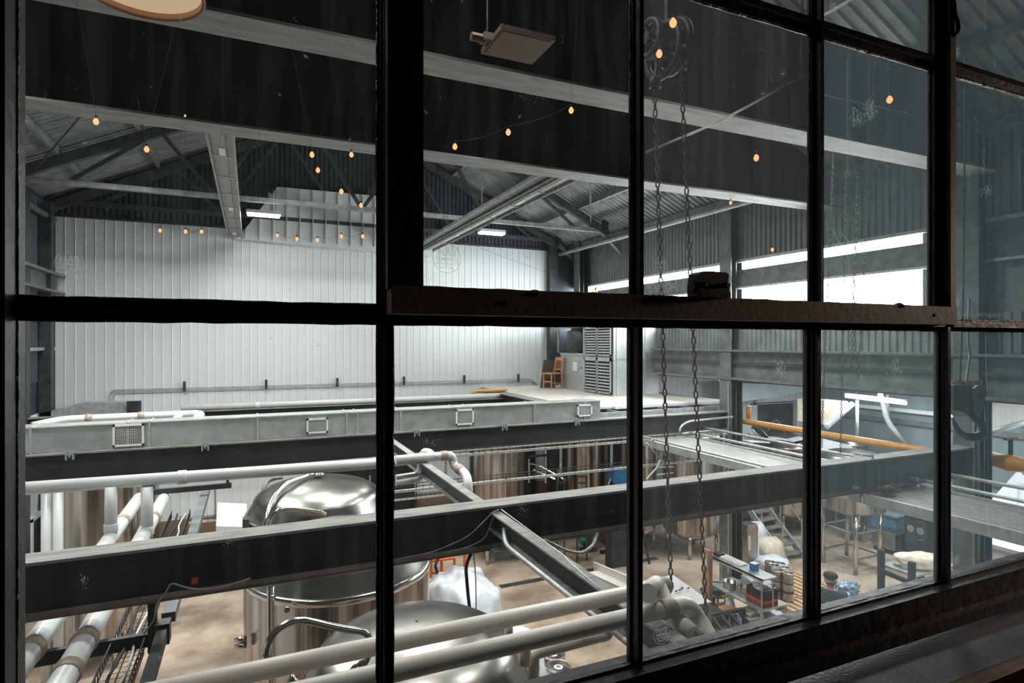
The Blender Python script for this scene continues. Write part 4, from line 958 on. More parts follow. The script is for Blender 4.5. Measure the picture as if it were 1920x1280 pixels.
for z in (-4.62, -5.25):
    for (a0) in range(4):
        a, c = math.pi/4+a0*math.pi/2, math.pi/4+(a0+1)*math.pi/2
        b = MB(); b.tube([(13.72+.62*math.cos(a), 10+.62*math.sin(a), z), (13.72+.62*math.cos(c), 10+.62*math.sin(c), z)], .022, 6); b.build('brace', M['stainless_tube'], at2)
tank('mash_tank', 'tall annex tank against the far annex wall beside the white jamb', 16.3, 11.9, .45, -3.0, -4.9, .2, n=32)
tank('hot_water_tank', 'small round tank standing beyond the wheeled steel box', 15.55, 11.2, .26, -4.2, -5.1, .1, n=24, nlegs=3)
# overhead odds in the annex
pipe('annex_hose', 'white hose curving down past the glowing tube lamp', [pY(1650,738,10.6), pY(1655,752,10.6), pY(1663,790,10.6), pY(1700,836,10.4)], .07, 'white_pvc', bend=.5)
pipe('annex_pipe', 'white standing pipe left of the curved hose in the annex', [pY(1607,750,10.8), pY(1607,822,10.8)], .045, 'white_pvc', bend=0)
pipe('annex_pipe', 'short white pipe stub above the curved hose', [pY(1664,740,10.9), pY(1665,782,10.9)], .04, 'white_pvc', bend=0)
pipe('annex_pipe', 'white slanted pipe along the edge of the tan hopper', [pY(1550,800,10.2), pY(1598,757,10.2)], .07, 'white_pvc', bend=0)
P = [pY(1545,752,10.6), pY(1590,752,10.6), pY(1590,760,10.6), pY(1550,796,10.6), pY(1545,796,10.6)]
b = MB(); b.prism(P, (0,.8,0)); tag(b.build('hopper', M['grain_bag'], org=P[0]), 'tan angular grain hopper under the annex lamp', 'hopper')
P = [pY(1543,822,11.3), pY(1598,835,11.3), pY(1598,870,11.3), pY(1543,870,11.3)]
b = MB(); b.prism(P, (0,.5,0)); tag(b.build('white_cover', M['white'], org=P[0]), 'white box cover below the yellow pipe in the annex', 'cover')
c = pX(1642, 749, 12.0); t = thing('tube_lamp', 'glowing white tube lamp slanting across the annex window pane', 'tube lamp', c)
a_, c_ = pX(1586, 742.5, 12.0), pX(1699, 756, 12.0)
b = MB(); b.tube([a_, c_], .035, 10); b.build('tube', M['tube_light'], t, True)
b = MB(); b.obox(a_+V(0,0,.05), c_+V(0,0,.05), .09, .03); b.build('housing', M['white'], t)
for q in (.2, .8):
    p = a_.lerp(c_, q); b = MB(); b.tube([p+V(0,0,.06), V(p.x,p.y,-.85)], .006, 5); b.build('hanger', M['iron'], t)
c = pX(1359, 712, 10.4); t = thing('dome_lamp', 'small round white lamp by the column under the girder', 'lamp', c)
b = MB(); b.lathe([(.02,.05),(.12,.02),(.13,-.02),(.06,-.05),(.01,-.055)], c, 16); b.build('globe', M['led_soft'], t, True)
b = MB(); b.tube([c+V(0,0,.05), V(c.x,c.y,-.85)], .01, 5); b.build('stem', M['iron'], t)
# sloping teal duct in the annex
P = [pY(1392,718,12.2), pY(1505,722,12.2), pY(1505,734,12.2), pY(1450,744,12.2), pY(1392,753,12.2)]
b = MB(); b.prism(P, (0,1.2,0)); tag(b.build('annex_duct', M['teal_wall'], org=P[0]), 'sloping blue grey duct under the girder right of the column', 'air duct')
P = [pX(1848,738,12.6), pX(1925,740,12.6), pX(1925,792,12.6), pX(1848,806,12.6)]
b = MB(); b.prism(P, (.5,0,0)); tag(b.build('annex_duct', M['white'], org=P[0]), 'wide white lit duct panel behind the crane hook', 'air duct')
pipe('annex_pipe', 'grey pipe under the white duct behind the crane hook', [pX(1842,815,12.3), pX(1930,789,12.3)], .05, 'galv_flat', bend=0)
pipe('annex_pipe', 'thin white pipe below the grey one near the yellow valve', [pX(1838,845,11.5), pX(1930,867,11.5)], .035, 'white_pvc', bend=0)
P = [pX(1843,1000,11), pX(1860,890,11), pX(1872,893,11), pX(1890,905,11), pX(1908,890,11), pX(1930,905,11), pX(1930,960,11), pX(1862,950,11)]
for q, lab in (((1848,1880,1905,885,948), 'left'), ((1880,1912,1945,888,955), 'right')):
    u0, um, u1, vt_, vb_ = q; a_, m_, c_ = pX(u0,vb_,12.4), pX(um,vt_,12.4), pX(u1,vb_,12.4)
    b = MB(); d = V(1.0,0,0); b.add([a_, c_, c_+d, a_+d, m_+d*.5], [(0,1,2,3),(0,1,4),(1,2,4),(2,3,4),(3,0,4)])
    tag(b.build('tarp', M['bag'], org=a_), 'white peaked tarp cover in the annex below the yellow valve, %s of two' % lab, 'tarp')
# walk-in cooler top
t = thing('cold_room', 'low white-topped cold room box at the bottom right corner', 'cold room', (12, 4.3, FL))
b = MB(); b.box(10.75, 13.6, 2.8, 5.72, FL, -3.26); b.build('walls', M['white_panel'], t)
b = MB(); b.box(10.7, 13.65, 2.75, 5.77, -3.26, -3.2); b.build('roof', M['white'], t)
cable('black cable lying across the white cold room roof', [(11.0,4.6,-3.185),(11.5,4.75,-3.185),(11.9,4.55,-3.185),(12.6,4.7,-3.185),(13.3,4.3,-3.185)], .02, 'rubber', .2)
# ================================================================== FLOOR THINGS
def slab_drain(x0, x1, y0, y1, nm):
    b = MB(); b.box(x0, x1, y0, y1, FL-.02, FL+.006); st(b.build('trim_'+nm, M['dark_mid']))
slab_drain(5.2, 9.6, 12.3, 12.48, '3'); slab_drain(6.0, 9.5, 9.6, 9.72, '4')
# stairs
t = thing('steel_stairs', 'pale steel staircase with handrails rising beyond the kegs in the annex', 'stairs', (12.7, 11.4, FL))
ys, ye, zs, ze = 10.8, 12.3, FL, FL+1.23
for x in (12.38, 13.02):
    b = MB(); b.obox((x,ys,zs+.05),(x,ye,ze+.05), .04, .16); b.build('stringer', M['galv_flat'], t)
for k in range(7):
    f = (k+.7)/7.5; b = MB(); b.box(12.4, 13.0, ys+(ye-ys)*f-.11, ys+(ye-ys)*f+.11, zs+(ze-zs)*f+.02, zs+(ze-zs)*f+.05); b.build('tread', M['grating'], t)
for x in (12.36, 13.04):
    b = MB(); b.tube([(x,ys+.1,zs+.95),(x,ye,ze+.95)], .022, 8); b.build('handrail', M['galv'], t, True)
    for f in (.05,.5,.95):
        b = MB(); b.tube([(x,ys+(ye-ys)*f,zs+(ze-zs)*f+.05),(x,ys+(ye-ys)*f,zs+(ze-zs)*f+.96)], .018, 6); b.build('baluster', M['galv'], t)
# kegs
def keg(name, label, x, y, z0, r, h, top, group):
    t = thing(name, label, 'keg', (x, y, z0), group)
    pr = [(r*.88,0),(r,.015),(r,.05),(r*.93,.075),(r*.96,h*.3),(r*1.0,h*.31),(r*1.0,h*.34),(r*.96,h*.36),(r*.96,h*.64),(r,h*.66),(r,h*.69),(r*.96,h*.7),(r*.93,h-.075),(r,h-.05),(r,h-.01),(r*.96,h),(r*.92,h-.01),(r*.9,h-.05)]
    b = MB(); b.lathe(pr, (x,y,z0), 24, cap=False); b.build('body', M['keg'], t, True)
    b = MB(); b.lathe([(r*.93,h-.05),(r*.5,h-.03),(.02,h-.028)], (x,y,z0), 24, cap=False); b.build('lid', M[top], t, True)
    if r < .15: b = MB(); b.lathe([(r*1.0,h*.30),(r*1.05,h*.31),(r*1.05,h*.37),(r*1.0,h*.38)], (x,y,z0), 24, cap=False); b.build('grip_ring', M['rubber'], t, True); b = MB(); b.lathe([(r*1.0,h*.62),(r*1.04,h*.63),(r*1.04,h*.66),(r*1.0,h*.67)], (x,y,z0), 24, cap=False); b.build('grip_ring', M['dark_mid'], t, True)
    b = MB(); b.lathe([(.03,h-.04),(.03,h-.012),(.01,h-.01)], (x,y,z0), 12); b.build('valve', M['stainless_tube'], t, True)
    return t
spots = [(1444,1052,'farthest left'),(1462,1055,'farthest right'),(1451,1059,'middle left'),(1470,1063,'middle right'),(1457,1068,'nearest left'),(1477,1073,'nearest right')]
for i, (u, v, lab) in enumerate(spots):
    p = pZ(u, v, -4.87)
    keg('keg', 'slim steel keg in the pallet cluster, %s' % lab, p.x, p.y, -5.46, .115, .59, ['stainless_dome','blue','stainless_dome','galv','tan','galv'][i], 'kegs on the pallet')
for (u, v, lab, top) in ((1047,1249,'with a small blue disc on its lid','stainless_dome'),(1035,1290,'cut by the bottom edge of the window','stainless_dome'),(1037,1225,'just beyond the one with the blue disc','stainless_dome'),(1010,1262,'right against the cream downpipe','galv'),(1012,1208,'half hidden behind the cream pipe','stainless_dome')):
    p = pZ(u, v, -5.02); kk = keg('keg', 'wide floor keg %s' % lab, p.x, p.y, FL, .2, .59, top, 'wide kegs by the window wall')
    if 'blue' in lab:
        b = MB(); b.lathe([(.0,.566),(.07,.566),(.07,.572),(0,.572)], (p.x,p.y,FL), 16); b.build('disc', M['white'], kk)
        b = MB(); b.lathe([(.0,.572),(.035,.572),(.035,.576),(0,.576)], (p.x,p.y,FL), 12); b.build('disc_mark', M['blue'], kk)
def pallet(label, x, y, lx, ly, nb=6):
    t = thing('wooden_pallet', label, 'pallet', (x, y, FL))
    for k in range(nb):
        a = x-lx/2+(k+.5)*lx/nb; b = MB(); b.box(a-lx/nb*.36, a+lx/nb*.36, y-ly/2, y+ly/2, FL+.12, FL+.14); b.build('slat', M['pallet_wood'], t)
    for k in (-1, 0, 1):
        b = MB(); b.box(x-lx/2, x+lx/2, y+k*(ly/2-.05)-.045, y+k*(ly/2-.05)+.045, FL, FL+.12); b.build('bearer', M['pallet_wood'], t)
    return t
p = pZ(1480, 1098, -5.47); pallet('wooden pallet carrying the slim kegs', p.x+.15, p.y, 1.5, 1.1, 9)
p = pZ(1505, 1132, -5.47); pallet('empty wooden pallet on the floor nearer than the kegs', p.x, p.y-.1, 1.0, .8)
# worktable
tb_ = thing('worktable', 'stainless worktable with an over-shelf, cluttered, lower right', 'table', (8.48, 8.15, FL))
b = MB(); b.box(8.15, 8.80, 7.62, 8.95, -4.73, -4.70); b.build('top', M['galv'], tb_)
for (x, y) in ((8.18,7.65),(8.77,7.65),(8.18,8.92),(8.77,8.92)):
    b = MB(); b.tube([(x,y,FL),(x,y,-4.73)], .022, 8); b.build('leg', M['galv'], tb_)
for y in (7.65, 8.9):
    b = MB(); b.tube([(8.19,y,-4.70),(8.19,y,-4.18)], .014, 6); b.build('shelf_post', M['galv'], tb_)
    b = MB(); b.tube([(8.45,y,-4.70),(8.45,y,-4.18)], .014, 6); b.build('shelf_post', M['galv'], tb_)
b = MB(); b.box(8.15, 8.50, 7.60, 8.95, -4.18, -4.155); b.box(8.15, 8.17, 7.60, 8.95, -4.21, -4.155); b.build('shelf', M['galv'], tb_)
b = MB(); b.box(8.2, 8.78, 7.7, 8.9, -5.3, -5.28); b.build('lower_shelf', M['galv'], tb_)
def bx(name, label, cat, x, y, z, sx, sy, sz, m, rot=0, parts=None, group=None):
    t = thing(name, label, cat, (x, y, z), group); t.rotation_euler = (0,0,rot)
    o = MB(); o.box(x-sx/2, x+sx/2, y-sy/2, y+sy/2, z, z+sz)
    bo = o.build('body', M[m], t)
    if parts: 
        for nm, (a, c2, d, e, f, g), mm in parts: MB().box(x+a, x+c2, y+d, y+e, z+f, z+g).build(nm, M[mm], t)
    bv = bo.modifiers.new('b', 'BEVEL'); bv.width = min(sx, sy, sz)*.08; bv.segments = 2
    return t
zt_ = -4.70
# pot
p = V(8.33, 8.55, zt_); t = thing('saucepan', 'steel saucepan with a long handle on the worktable', 'saucepan', p)
b = MB(); b.lathe([(.11,0),(.12,.02),(.12,.14),(.128,.145),(.116,.14),(.112,.02),(.01,.015)], p, 20, cap=False); b.build('bowl', M['stainless_dome'], t, True)
b = MB(); b.tube([p+V(-.12,.02,.12), p+V(-.34,.1,.15)], .012, 6); b.build('handle', M['stainless_tube'], t)
for k, (lab, m_, z_, h_) in enumerate((('dark brown bottom tray of the bin stack','dark_red',0,.05),('orange tray second from the bottom of the bin stack','red',.052,.07),('black tray third in the bin stack','rubber',.125,.07),('black topmost tray of the bin stack holding a rag','black',.198,.08))):
    x, y = 8.42, 7.86; w_ = .34; t = thing('storage_tray', lab, 'tray', (x, y, zt_+z_), 'stacked trays on the worktable')
    b = MB(); b.box(x-w_/2, x+w_/2, y-.2, y+.2, zt_+z_, zt_+z_+.012); b.build('base', M[m_], t)
    b = MB(); b.box(x-w_/2, x-w_/2+.012, y-.2, y+.2, zt_+z_, zt_+z_+h_); b.box(x+w_/2-.012, x+w_/2, y-.2, y+.2, zt_+z_, zt_+z_+h_); b.box(x-w_/2, x+w_/2, y-.2, y-.188, zt_+z_, zt_+z_+h_); b.box(x-w_/2, x+w_/2, y+.188, y+.2, zt_+z_, zt_+z_+h_); b.build('walls', M[m_], t)
    b = MB(); b.box(x-w_/2-.012, x+w_/2+.012, y-.212, y+.212, zt_+z_+h_-.008, zt_+z_+h_-.001) if k in (1,) else b.box(x-w_/2, x+w_/2, y-.2, y-.195, zt_+z_+h_-.012, zt_+z_+h_-.002); b.build('lip', M[m_], t)
def blob(name, label, cat, c, rx, ry, rz, m, seed=0, amp=.12, freq=2.2, sub=4, flat=True, peak=0, group=None, extra=None):
    import mathutils.noise as mn
    bm = bmesh.new(); bmesh.ops.create_icosphere(bm, subdivisions=sub, radius=1)
    for v in bm.verts:
        q = v.co.copy(); n_ = mn.fractal(q*freq+V(seed*7.1, seed*3.3, 0), 1.0, 2.0, 4)
        k = 1+amp*n_; w_ = max(abs(q.x), abs(q.y))
        if flat and q.z < -.6: q.z = -.6
        e_ = 3.2; sq = 1/((abs(q.x)**e_+abs(q.y)**e_+abs(q.z)**e_)**(1/e_))
        v.co = V(q.x*rx*k*sq, q.y*ry*k*sq, q.z*rz*k*sq)
        if peak and q.z > .82: v.co.z += peak*(q.z-.82)/.18
    me = bpy.data.meshes.new(name); bm.to_mesh(me); bm.free(); me.materials.append(M[m])
    for p_ in me.polygons: p_.use_smooth = True
    o = bpy.data.objects.new(name, me); COL.objects.link(o); o.location = c; ORG[o.name] = Vector(c)
    return tag(o, label, cat, group)
blob('rag', 'crumpled white rag in the topmost black tray', 'rag', (8.44, 7.86, zt_+.31), .13, .15, .07, 'bag', 3, .5, sub=3)
bx('cardboard_box', 'open cardboard box behind the tray stack on the worktable', 'box', 8.55, 8.25, zt_, .3, .36, .1, 'card', 0, [('lining', (-.13,.13,-.16,.16,.09,.115), 'tan')])
blob('plastic_bag', 'crumpled clear plastic bag in the cardboard box', 'bag', (8.55, 8.25, zt_+.17), .13, .16, .1, 'bag', 5, .5, sub=3)
bx('blue_box', 'small blue box standing on the over-shelf', 'box', 8.36, 7.98, -4.155, .12, .12, .13, 'blue', .1, [('flap', (-.058,.058,-.058,.058,.13,.135), 'white')])
bx('paper_roll', 'white paper stack lying on the far end of the over-shelf', 'paper', 8.33, 8.45, -4.155, .2, .5, .035, 'white', 0, [('top_sheet', (-.08,.08,-.22,.2,.035,.04), 'white_wire')])
bx('tool_case', 'small black case at the far end of the over-shelf', 'case', 8.32, 8.82, -4.155, .14, .16, .05, 'black', 0, [('latch', (-.01,.01,-.083,-.08,.01,.03), 'galv')])
bx('scale', 'flat silver scale with a dark bowl beyond the over-shelf', 'scale', 8.68, 7.98, zt_, .2, .22, .2, 'galv', 0, [('bowl', (-.09,.09,-.09,.09,.2,.26), 'black')])
for k, (x, y) in enumerate(((8.42,8.42),(8.46,8.38),(8.39,8.36),(8.47,8.45))):
    t = thing('bottle', ['clear bottle beside the saucepan, farthest','clear bottle beside the saucepan, nearest the box','clear bottle beside the saucepan, nearest the table edge','clear bottle beside the saucepan, between the others'][k], 'bottle', (x,y,zt_), 'clear bottles on the worktable')
    b = MB(); b.lathe([(.025,0),(.028,.01),(.028,.09),(.012,.13),(.012,.16)], (x,y,zt_), 10); b.build('body', M['galv_flat'], t, True)
    b = MB(); b.lathe([(.014,.16),(.014,.18)], (x,y,zt_), 8); b.build('cap', M['white'], t)
bx('paper_label', 'white paper lying on the worktable edge', 'paper', 8.21, 8.55, zt_, .08, .2, .004, 'white')
def crate(label, x, y, z, sx, sy, sz, m, m2, rot=0):
    t = thing('crate', label, 'crate', (x, y, z)); w_ = .012
    MB().box(x-sx/2, x+sx/2, y-sy/2, y+sy/2, z, z+w_).build('base', M[m], t)
    for nm, a in (('side', (x-sx/2, x-sx/2+w_, y-sy/2, y+sy/2)), ('side', (x+sx/2-w_, x+sx/2, y-sy/2, y+sy/2)), ('end', (x-sx/2, x+sx/2, y-sy/2, y-sy/2+w_)), ('end', (x-sx/2, x+sx/2, y+sy/2-w_, y+sy/2))):
        MB().box(*a, z, z+sz).build(nm, M[m], t)
    b = MB()
    for k in range(6): b.box(x-sx/2-.006, x-sx/2, y-sy/2+.02, y+sy/2-.02, z+.03+k*(sz-.06)/6, z+.03+k*(sz-.06)/6+sz*.07)
    b.build('slot_bars', M[m2], t)
    b = MB(); b.box(x-sx/2-.012, x+sx/2+.012, y-sy/2-.012, y-sy/2, z+sz-.03, z+sz); b.box(x-sx/2-.012, x-sx/2, y-sy/2, y+sy/2, z+sz-.03, z+sz); b.box(x+sx/2, x+sx/2+.012, y-sy/2, y+sy/2, z+sz-.03, z+sz); b.build('rim', M[m], t)
    t.rotation_euler = (0,0,rot); return t
p = pZ(1403, 1150, -5.0); crate('white crate with blue slotted side under the worktable edge', p.x, p.y, -5.28, .34, .42, .30, 'white', 'blue')
p = pZ(1448, 1152, -5.0); crate('white crate filled with a white bag, right of the blue-sided one', p.x, p.y, -5.28, .42, .38, .26, 'white', 'galv')
blob('plastic_bag', 'crumpled white bag filling the right-hand crate', 'bag', (p.x, p.y, -5.05), .18, .16, .12, 'bag', 9, .4, sub=3)
p = pZ(1402, 1138, -4.95); blob('rag', 'bundle of white tubing in the blue-sided crate', 'rag', (p.x, p.y-.1, -5.02), .15, .15, .1, 'white_wire', 11, .7, freq=5, sub=3)
p = pZ(1369, 1132, -5.0); t = thing('jug', 'translucent white jug under the worktable', 'jug', (p.x,p.y,-5.15)); b = MB(); b.lathe([(.08,0),(.09,.02),(.09,.16),(.04,.24),(.03,.25),(.03,.29),(.01,.29)], (p.x,p.y,-5.15), 16); b.build('body', M['bag'], t, True)
b = MB(); b.lathe([(.034,.27),(.034,.31)], (p.x,p.y,-5.15), 10); b.build('cap', M['white'], t)
bx('stand', 'black box the jug stands on, under the worktable', 'box', p.x, p.y, FL, .3, .3, .45, 'black')
# stools
def stool(label, x, y, h, m):
    t = thing('stool', label, 'stool', (x, y, FL))
    b = MB(); b.lathe([(.17,h-.04),(.18,h-.02),(.18,h),(.16,h+.01),(.01,h+.008)], (x,y,FL), 20); b.build('seat', M[m], t, True)
    for k in range(4):
        a = math.pi/4+k*math.pi/2; b = MB(); b.tube([(x+.12*math.cos(a),y+.12*math.sin(a),FL+h-.03),(x+.19*math.cos(a),y+.19*math.sin(a),FL)], .016, 6); b.build('leg', M[m], t)
    b = torus((x,y,FL+.2), .165, .01, n=16); b.build('ring', M[m], t); return t
p = pZ(1346, 1110, FL+.62); stool('wooden stool with a green cloth on its seat', p.x, p.y, .6, 'wood')
blob('cloth', 'green and blue cloth draped on the far wooden stool', 'cloth', (p.x, p.y+.05, FL+.65), .17, .17, .06, 'green', 2, .5, sub=3)
p = pZ(1330, 1112, FL+.55); blob('cloth', 'blue cloth bundle left of the green cloth', 'cloth', (p.x, p.y+.05, FL+.55), .09, .12, .12, 'blue', 12, .5, sub=3)
bx('bin', 'dark bin holding the blue cloth bundle', 'bin', p.x, p.y+.05, FL, .2, .25, .47, 'black')
p = pZ(1368, 1140, FL+.62); stool('bare orange-brown wooden stool beside the jug', p.x, p.y, .6, 'wood')
# post/board in front of the column
P0 = pZ(1346, 1100, -4.9); t = thing('timber_post', 'brown timber post at the far end of the worktable', 'post', (8.08, 8.86, FL))
b = MB(); b.box(8.03, 8.12, 8.78, 8.95, FL, -4.02); b.build('post', M['card'], t)
b = MB(); b.box(8.0, 8.03, 8.8, 8.9, -4.35, -4.1); b.build('notice', M['white_wire'], t)
# black slatted rack, lower centre right
t = thing('slatted_rack', 'black metal rack with parallel bars near the bottom of the third pane', 'rack', pZ(1360, 1180, -4.7))
for k in range(5):
    a_, c_ = pZ(1318+k*17, 1160-k*3, -4.75), pZ(1352+k*17, 1208-k*6, -4.75)
    b = MB(); b.obox(a_, c_, .035, .05); b.build('bar', M['black'], t)
a_, c_ = pZ(1300,1158,-4.78), pZ(1395,1142,-4.78); b = MB(); b.obox(a_, c_, .06, .06); b.build('cross_bar', M['dark_mid'], t)
a_, c_ = pZ(1338,1208,-4.78), pZ(1430,1182,-4.78); b = MB(); b.obox(a_, c_, .05, .05); b.build('cross_bar', M['black'], t)
a_, c_ = pZ(1385,1118,-4.78), pZ(1412,1190,-4.78)
for (u, v) in ((1302,1160),(1395,1142),(1340,1206)):
    p = pZ(u, v, -4.78); b = MB(); b.obox(p, (p.x,p.y,FL), .05, .05); b.build('leg', M['black'], t)
for k, (u, v) in enumerate(((1318,1125),(1326,1142),(1316,1150))):
    p = pZ(u, v, -4.9+.0); bx('tool_chest', ['black equipment case left of the stools, farthest','black equipment case left of the stools, middle','black equipment case left of the stools, nearest'][k], 'case', p.x-.05, p.y+.25*(1-k), FL, .62, .22, .62+.06*k, 'black', 0, [('lid_edge', (-.31,.31,-.115,-.108,.55,.6), 'grey_steel'), ('lid_top', (-.3,.3,-.1,.1,.62+.06*k,.63+.06*k), 'dark_mid')], 'black cases by the stools')
p = pZ(1345, 1180, -5.3); bx('cardboard_box', 'reddish cardboard box under the slatted rack', 'box', p.x, p.y, FL, .5, .4, .3, 'card')
p = pZ(1380, 1165, -5.3); bx('cardboard_box', 'tan cardboard box under the far end of the slatted rack', 'box', p.x, p.y, FL, .35, .35, .28, 'dark_red', .3)
# white lumpy tank with paper (behind cream elbow)
p = pY(1262, 1112, 4.6); t = thing('white_tote', 'white plastic tote with scribbled marks behind the cream elbow', 'tote', (p.x,p.y,FL))
b = MB(); x, y = p.x+.0, p.y; zt2 = pY(1262,1096,4.6).z; b.add([(x-.25,y-.2,FL),(x+.3,y-.2,FL),(x+.3,y+.25,FL),(x-.25,y+.25,FL),(x-.25,y-.2,zt2-.12),(x+.3,y-.2,zt2-.14),(x+.16,y+.2,zt2),(x-.25,y+.2,zt2)], [(0,1,2,3),(0,4,5,1),(1,5,6,2),(2,6,7,3),(3,7,4,0),(4,7,6,5)]); b.build('body', M['white'], t)
for k in range(6):
    q = V(x-.1+k*.05, y-.02+.02*math.sin(k*2), zt2-.05); b = MB(); b.obox(q, q+V(.03,.01,.0), .012, .008); b.build('mark', M['black'], t)
cable('coiled brown cable beside the white tote', [pY(1216,1092,3.2),pY(1230,1100,3.2),pY(1228,1116,3.2),pY(1220,1122,3.2),pY(1232,1112,3.2),pY(1240,1118,3.2)], .007, 'rust', .05)
# bulk bags
def bulkbag(label, x, y, r, h, seed):
    o = blob('bulk_bag', label, 'bulk bag', (x, y, FL+h*.40), r*1.12, r*1.12, h*.60, 'bag', seed, .12, 2.6, 5, True, .05, 'white bulk bags behind the tanks')
    for k in range(4):
        a = math.pi/4+k*math.pi/2; zz_ = FL+h*.86
        b = MB(); b.tube([(x+r*.55*math.cos(a),y+r*.55*math.sin(a),zz_-.1),(x+r*.5*math.cos(a),y+r*.5*math.sin(a),zz_+.14),(x+r*.3*math.cos(a+.3),y+r*.3*math.sin(a+.3),zz_+.14),(x+r*.3*math.cos(a+.3),y+r*.3*math.sin(a+.3),zz_-.05)], .018, 6, bend=.06); b.build('lifting_loop', M['white'], o, True)
    return o
bulkbag('tallest white bulk bag with a gathered top right of the big tank', 3.25, 9.55, .60, 1.62, 1)
bulkbag('white bulk bag in front, partly behind the near cream pipe', 3.30, 8.1, .60, 1.35, 4)
bulkbag('smaller white bulk bag squeezed against the big tank', 2.27, 8.35, .36, 1.2, 6)
# orange frame
t = thing('pallet_lifter', 'orange tube frame of a lifter behind the white bulk bags', 'lifter', pY(838,1060,10.9)); Yo = 10.9
for (u, va) in ((808,1046),(828,1048),(852,1046),(871,1036)):
    a_ = pY(u, va, Yo); b = MB(); b.tube([a_, (a_.x, a_.y, FL)], .028, 8); b.build('upright', M['orange'], t)
for (u0, v0, u1, v1) in ((806,1052,852,1046),(806,1075,871,1067),(806,1090,871,1082)):
    b = MB(); b.tube([pY(u0,v0,Yo), pY(u1,v1,Yo)], .026, 8); b.build('crosspiece', M['orange'], t)
b = MB(); b.tube([pY(824,1040,Yo-.05), pY(816,1060,Yo-.05), pY(822,1080,Yo-.05)], .03, 8); b.build('strap', M['denim'], t)
# pump, broom, crate near the drain
p = pZ(1102, 1032, FL); t = thing('pump_cart', 'small dark green pump stand on the floor below the beam', 'pump', p)
MB().box(p.x-.08,p.x+.08,p.y-.1,p.y+.1,FL+.05,FL+.55).build('post', M['dark_mid'], t); MB().box(p.x-.2,p.x+.2,p.y-.15,p.y+.15,FL,FL+.06).build('base', M['dark_mid'], t)
b = MB(); b.tube([p+V(-.25,0,.3), p+V(.2,0,.3)], .08, 10); b.build('motor', M['green'], t, True)
p = pZ(1142, 1035, FL); t = thing('broom', 'black push broom standing on the floor near the dark red bin', 'broom', p)
MB().box(p.x-.26,p.x+.26,p.y-.05,p.y+.05,FL,FL+.07).build('brush', M['black'], t); b = MB(); b.tube([p+V(0,0,.05), p+V(-.05,.35,1.3)], .014, 6); b.build('handle', M['wood'], t)
p = pZ(1152, 1020, FL); bx('parts_bin', 'dark red bin on the floor behind the push broom', 'bin', p.x, p.y+.1, FL, .55, .4, .45, 'dark_red', 0, [('rim', (-.28,.28,-.21,.21,.42,.46), 'black')])
p = pZ(1192, 1052, FL); t = thing('step_ladder', 'black folding step ladder beside the centre window bar', 'ladder', p)
for dx in (-.2, .2):
    b = MB(); b.obox(p+V(dx,-.3,0), p+V(dx*.8,0,1.05), .03, .05); b.build('rail', M['black'], t); b = MB(); b.obox(p+V(dx,.3,0), p+V(dx*.8,0,1.05), .03, .04); b.build('rear_rail', M['black'], t)
for k in range(3):
    z_ = .28+k*.28; b = MB(); b.obox(p+V(-.19,-.3+z_*.28,z_), p+V(.19,-.3+z_*.28,z_), .09, .025); b.build('step', M['dark_mid'], t)
# hose reel (blue) in the far row
p = pY(1160, 893, 12.4); t = thing('hose_reel', 'blue hose reel behind the tray rail near the centre bar', 'hose reel', p)
b = MB(); b.tube([p+V(0,-.12,0), p+V(0,-.10,0), p+V(0,.10,0), p+V(0,.12,0)], [.26,.24,.24,.26], 20); b.build('drum', M['blue'], t, True)
MB().box(p.x-.3,p.x+.3,p.y-.15,p.y+.15,FL,p.z-.24).build('stand', M['dark_mid'], t)
b = MB(); b.tube([p+V(-.3,-.1,.0), p+V(-.38,-.1,-.12), p+V(-.34,-.1,-.28)], .02, 6, bend=.06); b.build('hose_end', M['white_pvc'], t)
# pipework by far tanks
t = thing('pipe_manifold', 'cluster of thin steel valves and pipes between the far tanks', 'manifold', pY(1040,880,13.2))
for (u0,v0,u1,v1) in ((992,868,1010,872),(992,860,992,905),(1010,872,1060,900),(1000,880,1040,898),(1023,838,1023,905),(1046,900,1046,880)):
    b = MB(); b.tube([pY(u0,v0,13.2), pY(u1,v1,13.2)], .022, 6); b.build('tube', M['stainless_tube'], t)
b = MB(); b.tube([pY(994,856,13.0), pY(1024,853,13.0)], .03, 6); b.build('valve_bar', M['black'], t)
for k, (u0, u1) in enumerate(((1045,1058),(1082,1100))):
    t = thing('trestle', 'thin dark trestle frame before the far tanks, %s one' % ['left','right'][k], 'frame', pY(u0,900,13))
    for u in (u0, u1): b = MB(); q = pY(u,892,13.0); b.tube([q, (q.x,q.y,FL)], .025, 6); b.build('leg', M['dark_mid'], t)
    for v in (893, 905): b = MB(); b.tube([pY(u0,v,13.0), pY(u1,v,13.0)], .022, 6); b.build('rail', M['dark_mid'], t)
# left floor: boxes beyond the beam
p = pZ(378, 985, -4.9); bx('cardboard_box', 'brown cardboard box on the floor beyond the cable tray, left', 'box', p.x, p.y, FL, 1.3, .5, .62, 'card')
P = [pY(405,986,12.6), pY(440,966,12.6), pY(462,964,12.6), pY(462,988,12.6)]
b = MB(); b.prism([P[0]+V(0,0,-.1), P[3]+V(0,0,-.1), P[3], P[0]], (0,.7,.28)); tag(b.build('leaning_sheet', M['white'], org=P[0]), 'white tilted sheet just left of the domed tank', 'sheet')
p = pZ(378,1000,FL)
